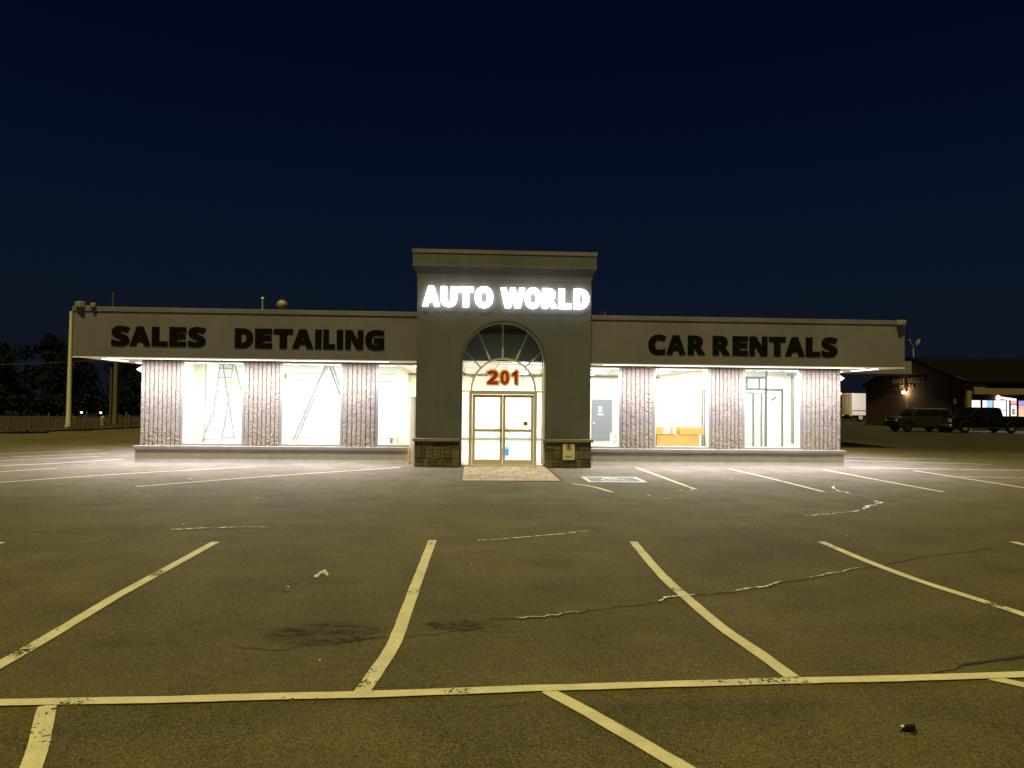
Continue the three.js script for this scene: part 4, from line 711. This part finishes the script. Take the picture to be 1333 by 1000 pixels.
  obj('meter_box', [bx(X0 - .12, X0, 2.05, 2.5, -37.6, -37.3)], mat('meter_grey', [.22, .2, .15], .6), P);
  obj('conduit', bx(X0 - .04, X0, .6, 2.9, -44.33, -44.29), mat('conduit_grey', [.25, .22, .18], .5), P);
  // glowing shop sign of loose script strokes
  const S = thing('shop_sign', 'glowing red and white script sign over the plaza shop windows', 'sign', [42.1, 2.52, Zn + .32]);
  const sg = mat('sign_red_glow', [.6, .1, .1], .4, { emissive: lin(1, .30, .26), emissiveIntensity: 1.5 }), sw = mat('sign_white_glow', [.9, .9, .9], .4, { emissive: lin(1, .88, .88), emissiveIntensity: 2.2 });
  obj('round_emblem', new THREE.CylinderGeometry(.22, .22, .06, 20).rotateX(Math.PI / 2).translate(.16, .05, 0), sw, S); obj('emblem_ring', new THREE.TorusGeometry(.22, .035, 8, 24).translate(.16, .05, .02), sg, S);
  obj('script_strokes', [new THREE.TubeGeometry(new THREE.CatmullRomCurve3(Array.from({ length: 26 }, (_, i) => new THREE.Vector3(.42 + i * .05, .06 - i * .006 + .085 * Math.sin(i * 1.9), .03))), 90, .035, 6)], sw, S); obj('underline_stroke', bar([.35, -.12, .02], [1.72, -.16, .02], .04), sg, S);
  rect(S, 'sign_light', lin(1, .6, .6), .5, 1.6, .3, [.85, 0, .12], [.85, -.2, 4]);
  // gable lettering
  const l = thing('wall_lettering', 'small pale letters BAYLY STREET PLAZA on the dark brick gable', 'sign', [X0 - .04, 0, 0], -Math.PI / 2);
  const lm = mat('pale_letter', [.36, .32, .25], .6);
  const word = (str, z0, z1, y0, y1) => { const n = str.length, st = (z1 - z0) / n; [...str].forEach((c, i) => { if (c !== ' ') obj('letter', letter(c, z0 + i * st + (c === 'I' ? .2 : 0), z0 + (i + .72) * st, y0, y1, .02, .0), lm, l); }); };
  word('BAYLY STREET', -46.6, -41.6, 3.98, 4.40); word('PLAZA', -45.35, -43.1, 3.46, 3.82);
  const wl = thing('wall_lamp', 'glowing warm wall lamp on the brick gable below the lettering', 'wall lamp', [X0 - .34, 3.1, -44.3]);
  obj('lamp_globe', new THREE.SphereGeometry(.17, 14, 10), mat('warm_lamp_glow', [.9, .8, .6], .4, { emissive: lin(1, .86, .52), emissiveIntensity: 3.5 }), wl); obj('lamp_bracket', bx(.05, .34, .1, .2, -.05, .05), M.black, wl);
  const wlp = new THREE.PointLight(lin(1, .72, .36), 9); wlp.name = 'wall_lamp_light'; wlp.castShadow = true; wl.add(wlp);
  const dish = thing('satellite_dish', 'grey satellite dish on a mast above the plaza ridge', 'satellite dish', [X0 + .25, ridge, Zr]);
  obj('mast', cyl(.05, .05, 1.0, 10), mat('mast_grey', [.32, .31, .30], .5), dish); obj('reflector', new THREE.SphereGeometry(.55, 20, 8, 0, 6.3, 0, .75).scale(1, .6, 1).rotateZ(1.2).translate(.55, 1.45, .1), mat('dish_grey', [.16, .16, .15], .6, { side: THREE.DoubleSide }), dish); obj('feed_arm', [bar([.05, 1.0, 0], [-.42, 1.75, .1], .03, .03, 6), bx(-.47, -.37, 1.72, 1.84, .05, .15)], M.steel, dish);
}
{
  const t = thing('semi_trailer', 'white box trailer with red marker lights parked behind the plaza', 'trailer', [45.0, -.12, -66]);
  const tw = mat('trailer_white', [.72, .70, .74], .5), red = mat('red_marker_light', [.5, .02, .02], .4, { emissive: lin(1, .08, .05), emissiveIntensity: 1.6 });
  obj('box_body', rbx(.92, 12.5, .75, 3.46, -2.2, 0.25, .04), tw, t);
  obj('rear_doors', [bx(.86, .915, .8, 3.4, -2.15, -1.0), bx(.86, .915, .8, 3.4, -.96, .2)], mat('amber_doors', [.42, .36, .12], .6), t);
  obj('door_bars', [-1.9, -1.3, -.7, -.1].map((z) => bar([.84, .85, z], [.84, 3.35, z], .025, .025, 6)), M.steel, t);
  obj('lower_rail', bx(.95, 12.4, 1.28, 1.38, .251, .27), mat('rail_grey', [.10, .10, .11], .6), t);
  obj('chassis', [bx(1, 12.3, .5, .745, -1.6, -.3), bx(.9, 1.0, .3, .75, -2.1, .15)], M.black, t);
  for (const [y, z] of [[3.42, -2.1], [3.42, -1.2], [3.42, -1.0], [3.42, -.8], [3.42, .1], [.7, -2.0], [.7, -1.7], [.7, -.1], [.7, .15]]) obj('marker_light', bx(.83, .86, y - .05, y + .05, z - .09, z + .09), red, t);
  for (const x of [2.0, 3.25]) { const w = part('wheel', t); obj('tyre', new THREE.TorusGeometry(.36, .15, 10, 24).translate(x, .5, .1), M.rubber, w); obj('rim', new THREE.CylinderGeometry(.29, .29, .26, 20).rotateX(Math.PI / 2).translate(x, .5, .1), mat('pale_rim', [.5, .5, .5], .4, { metalness: .3 }), w); }
  const l = thing('yard_lamp', 'bright warm lamp low in the yard just past the right wall corner', 'lamp', [41.95, -.1, -61.2]);
  obj('lamp_post', cyl(.06, .05, 3.2, 8), M.black, l); obj('lamp_globe', new THREE.SphereGeometry(.2, 14, 10).translate(0, 3.3, 0), mat('yard_lamp_glow', [.9, .8, .6], .4, { emissive: lin(1, .80, .48), emissiveIntensity: 3.5 }), l);
  const p = new THREE.SpotLight(lin(.92, .9, 1), 120, 0, .5, .8); p.name = 'added_trailer_spot'; p.position.set(0, 3.3, 0); p.target.position.set(5.6, 2.3, -4.6); p.castShadow = true; l.add(p, p.target);  // cool spot added at the lamp to brighten the trailer side
}
function vehicle(name, label, cat, pos, o) {
  const t = thing(name, label, cat, pos), w = o.width, body = (pts, z0, z1, bev, m, nm) => obj(nm, new THREE.ExtrudeGeometry(new THREE.Shape(pts.map((p) => new THREE.Vector2(...p))), { depth: z1 - z0 - 2 * bev, bevelEnabled: true, bevelSize: bev, bevelThickness: bev, bevelSegments: 3 }).translate(0, 0, z0 + bev), m, t);
  body(o.lower, -w, 0, .07, o.paint, 'body'); body(o.cabin, -w + .14, -.14, .05, o.paint, 'cabin');
  const wg = phys('dark_window', [.003, .0035, .004], .15, { specularIntensity: .5 });
  for (const q of o.sideWindows) for (const z of [-.139, -w + .131]) obj('side_window', new THREE.ExtrudeGeometry(new THREE.Shape(q.map((p) => new THREE.Vector2(...p))), { depth: .012, bevelEnabled: false }).translate(0, 0, z), wg, t);
  obj('windscreen', (() => { const [a, b] = o.screen, g = bar([a[0], a[1], -w / 2], [b[0], b[1], -w / 2], .02, w - .5); return g; })(), wg, t);
  for (const x of o.wheels) for (const z of [-.12, -w + .12]) { const wh = part('wheel', t); obj('tyre', new THREE.TorusGeometry(o.wr * .72, o.wr * .29, 12, 28).translate(x, o.wr, z), M.rubber, wh); obj('rim', [new THREE.CylinderGeometry(o.wr * .55, o.wr * .55, .16, 20, 1, true).rotateX(Math.PI / 2).translate(x, o.wr, z), ...[0, 1, 2, 3, 4].map((k) => new THREE.BoxGeometry(.05, o.wr * 1.0, .05).translate(0, 0, 0).rotateZ(k * 1.2566).translate(x, o.wr, z + (z > -1 ? .09 : -.09)))], o.rim, wh); }
  for (const x of o.wheels) obj('wheel_arch', new THREE.TorusGeometry(o.wr * 1.12, .055, 8, 20, Math.PI).translate(x, o.wr, .02), M.black, t);
  return t;
}
{
  const grey = phys('grey_green_paint', [.012, .013, .013], .4, { specularIntensity: .4 }), blk = phys('black_paint', [.0025, .0025, .003], .4, { specularIntensity: .25 }), lamp = mat('clear_headlamp', [.7, .7, .7], .15, { metalness: .5 }), rim = mat('alloy_rim', [.45, .45, .45], .3, { metalness: .7 });
  const s = vehicle('parked_suv', 'grey green off-road SUV parked nose left below the gable lamp', 'car', [31.35, -.13, -31.85], {
    width: 1.85, wr: .40, paint: grey, rim: mat('dark_rim', [.012, .012, .012], .5), wheels: [.72, 3.45],
    lower: [[.02, .48], [.0, .9], [.1, 1.03], [1.15, 1.10], [4.3, 1.12], [4.4, .95], [4.38, .45], [3.95, .42], [3.0, .42], [1.2, .42], [.3, .40]],
    cabin: [[1.02, 1.05], [1.42, 1.63], [1.6, 1.70], [4.05, 1.70], [4.28, 1.1]],
    sideWindows: [[[1.28, 1.17], [1.53, 1.58], [2.32, 1.60], [2.32, 1.17]], [[2.42, 1.17], [2.42, 1.60], [3.2, 1.60], [3.25, 1.17]], [[3.35, 1.17], [3.3, 1.6], [3.95, 1.58], [4.08, 1.17]]], screen: [[1.0, 1.12], [1.40, 1.64]] });
  obj('grille', bx(-.09, -.02, .72, .95, -1.5, -.35), M.black, s); obj('grille_bar', bx(-.11, -.09, .82, .85, -1.45, -.4), M.chrome, s);
  for (const z of [-.27, -1.58]) obj('headlight', new THREE.SphereGeometry(.12, 14, 10).scale(.5, 1, 1).translate(-.05, .84, z), lamp, s);
  obj('bumper', rbx(-.2, .02, .42, .62, -1.8, -.05, .04), M.black, s); obj('spare_wheel', [new THREE.TorusGeometry(.27, .11, 10, 20).rotateY(Math.PI / 2).translate(4.52, .98, -.92)], M.rubber, s); obj('roof_rack', [bx(1.8, 3.9, 1.77, 1.79, -.32, -.28), bx(1.8, 3.9, 1.77, 1.79, -1.57, -1.53)], M.steel, s);
  const p = vehicle('pickup_truck', 'black pickup with chrome grille parked nose left before the lit shop', 'pickup truck', [34.75, -.14, -30.65], {
    width: 2.0, wr: .41, paint: blk, rim, wheels: [.95, 4.55],
    lower: [[.02, .5], [.0, 1.05], [.12, 1.16], [1.5, 1.22], [3.95, 1.22], [5.55, 1.20], [5.62, .6], [5.1, .48], [4.0, .45], [1.5, .45], [.4, .42]],
    cabin: [[1.35, 1.15], [2.0, 1.80], [2.2, 1.87], [3.55, 1.87], [3.75, 1.82], [3.98, 1.2]],
    sideWindows: [[[1.72, 1.28], [2.12, 1.76], [2.72, 1.78], [2.72, 1.28]], [[2.82, 1.28], [2.82, 1.78], [3.55, 1.76], [3.72, 1.28]]], screen: [[1.33, 1.22], [1.97, 1.80]] });
  obj('grille', [bx(-.10, -.02, .68, 1.1, -1.55, -.45)], M.black, p); obj('grille_bars', [.74, .88, 1.02].map((y) => rbx(-.13, -.09, y, y + .05, -1.6, -.4, .01)), M.chrome, p);
  for (const z of [-.24, -1.76]) obj('headlight', rbx(-.09, .03, .78, 1.06, z - .17, z + .17, .03), lamp, p);
  obj('front_bumper', rbx(-.22, .0, .42, .64, -1.95, -.05, .05, 2), M.chrome, p); obj('rear_bumper', rbx(5.6, 5.82, .45, .66, -1.9, -.1, .05, 2), M.chrome, p);
  obj('door_handle', [rbx(2.5, 2.68, 1.08, 1.12, -.07, .03, .01)], M.chrome, p); obj('wing_mirror', rbx(1.75, 1.92, 1.2, 1.38, -.06, .22, .03), M.black, p); obj('side_sill', rbx(1.5, 4.0, .38, .45, -.1, .06, .02), M.black, p);
}
renderer.render(scene, camera);
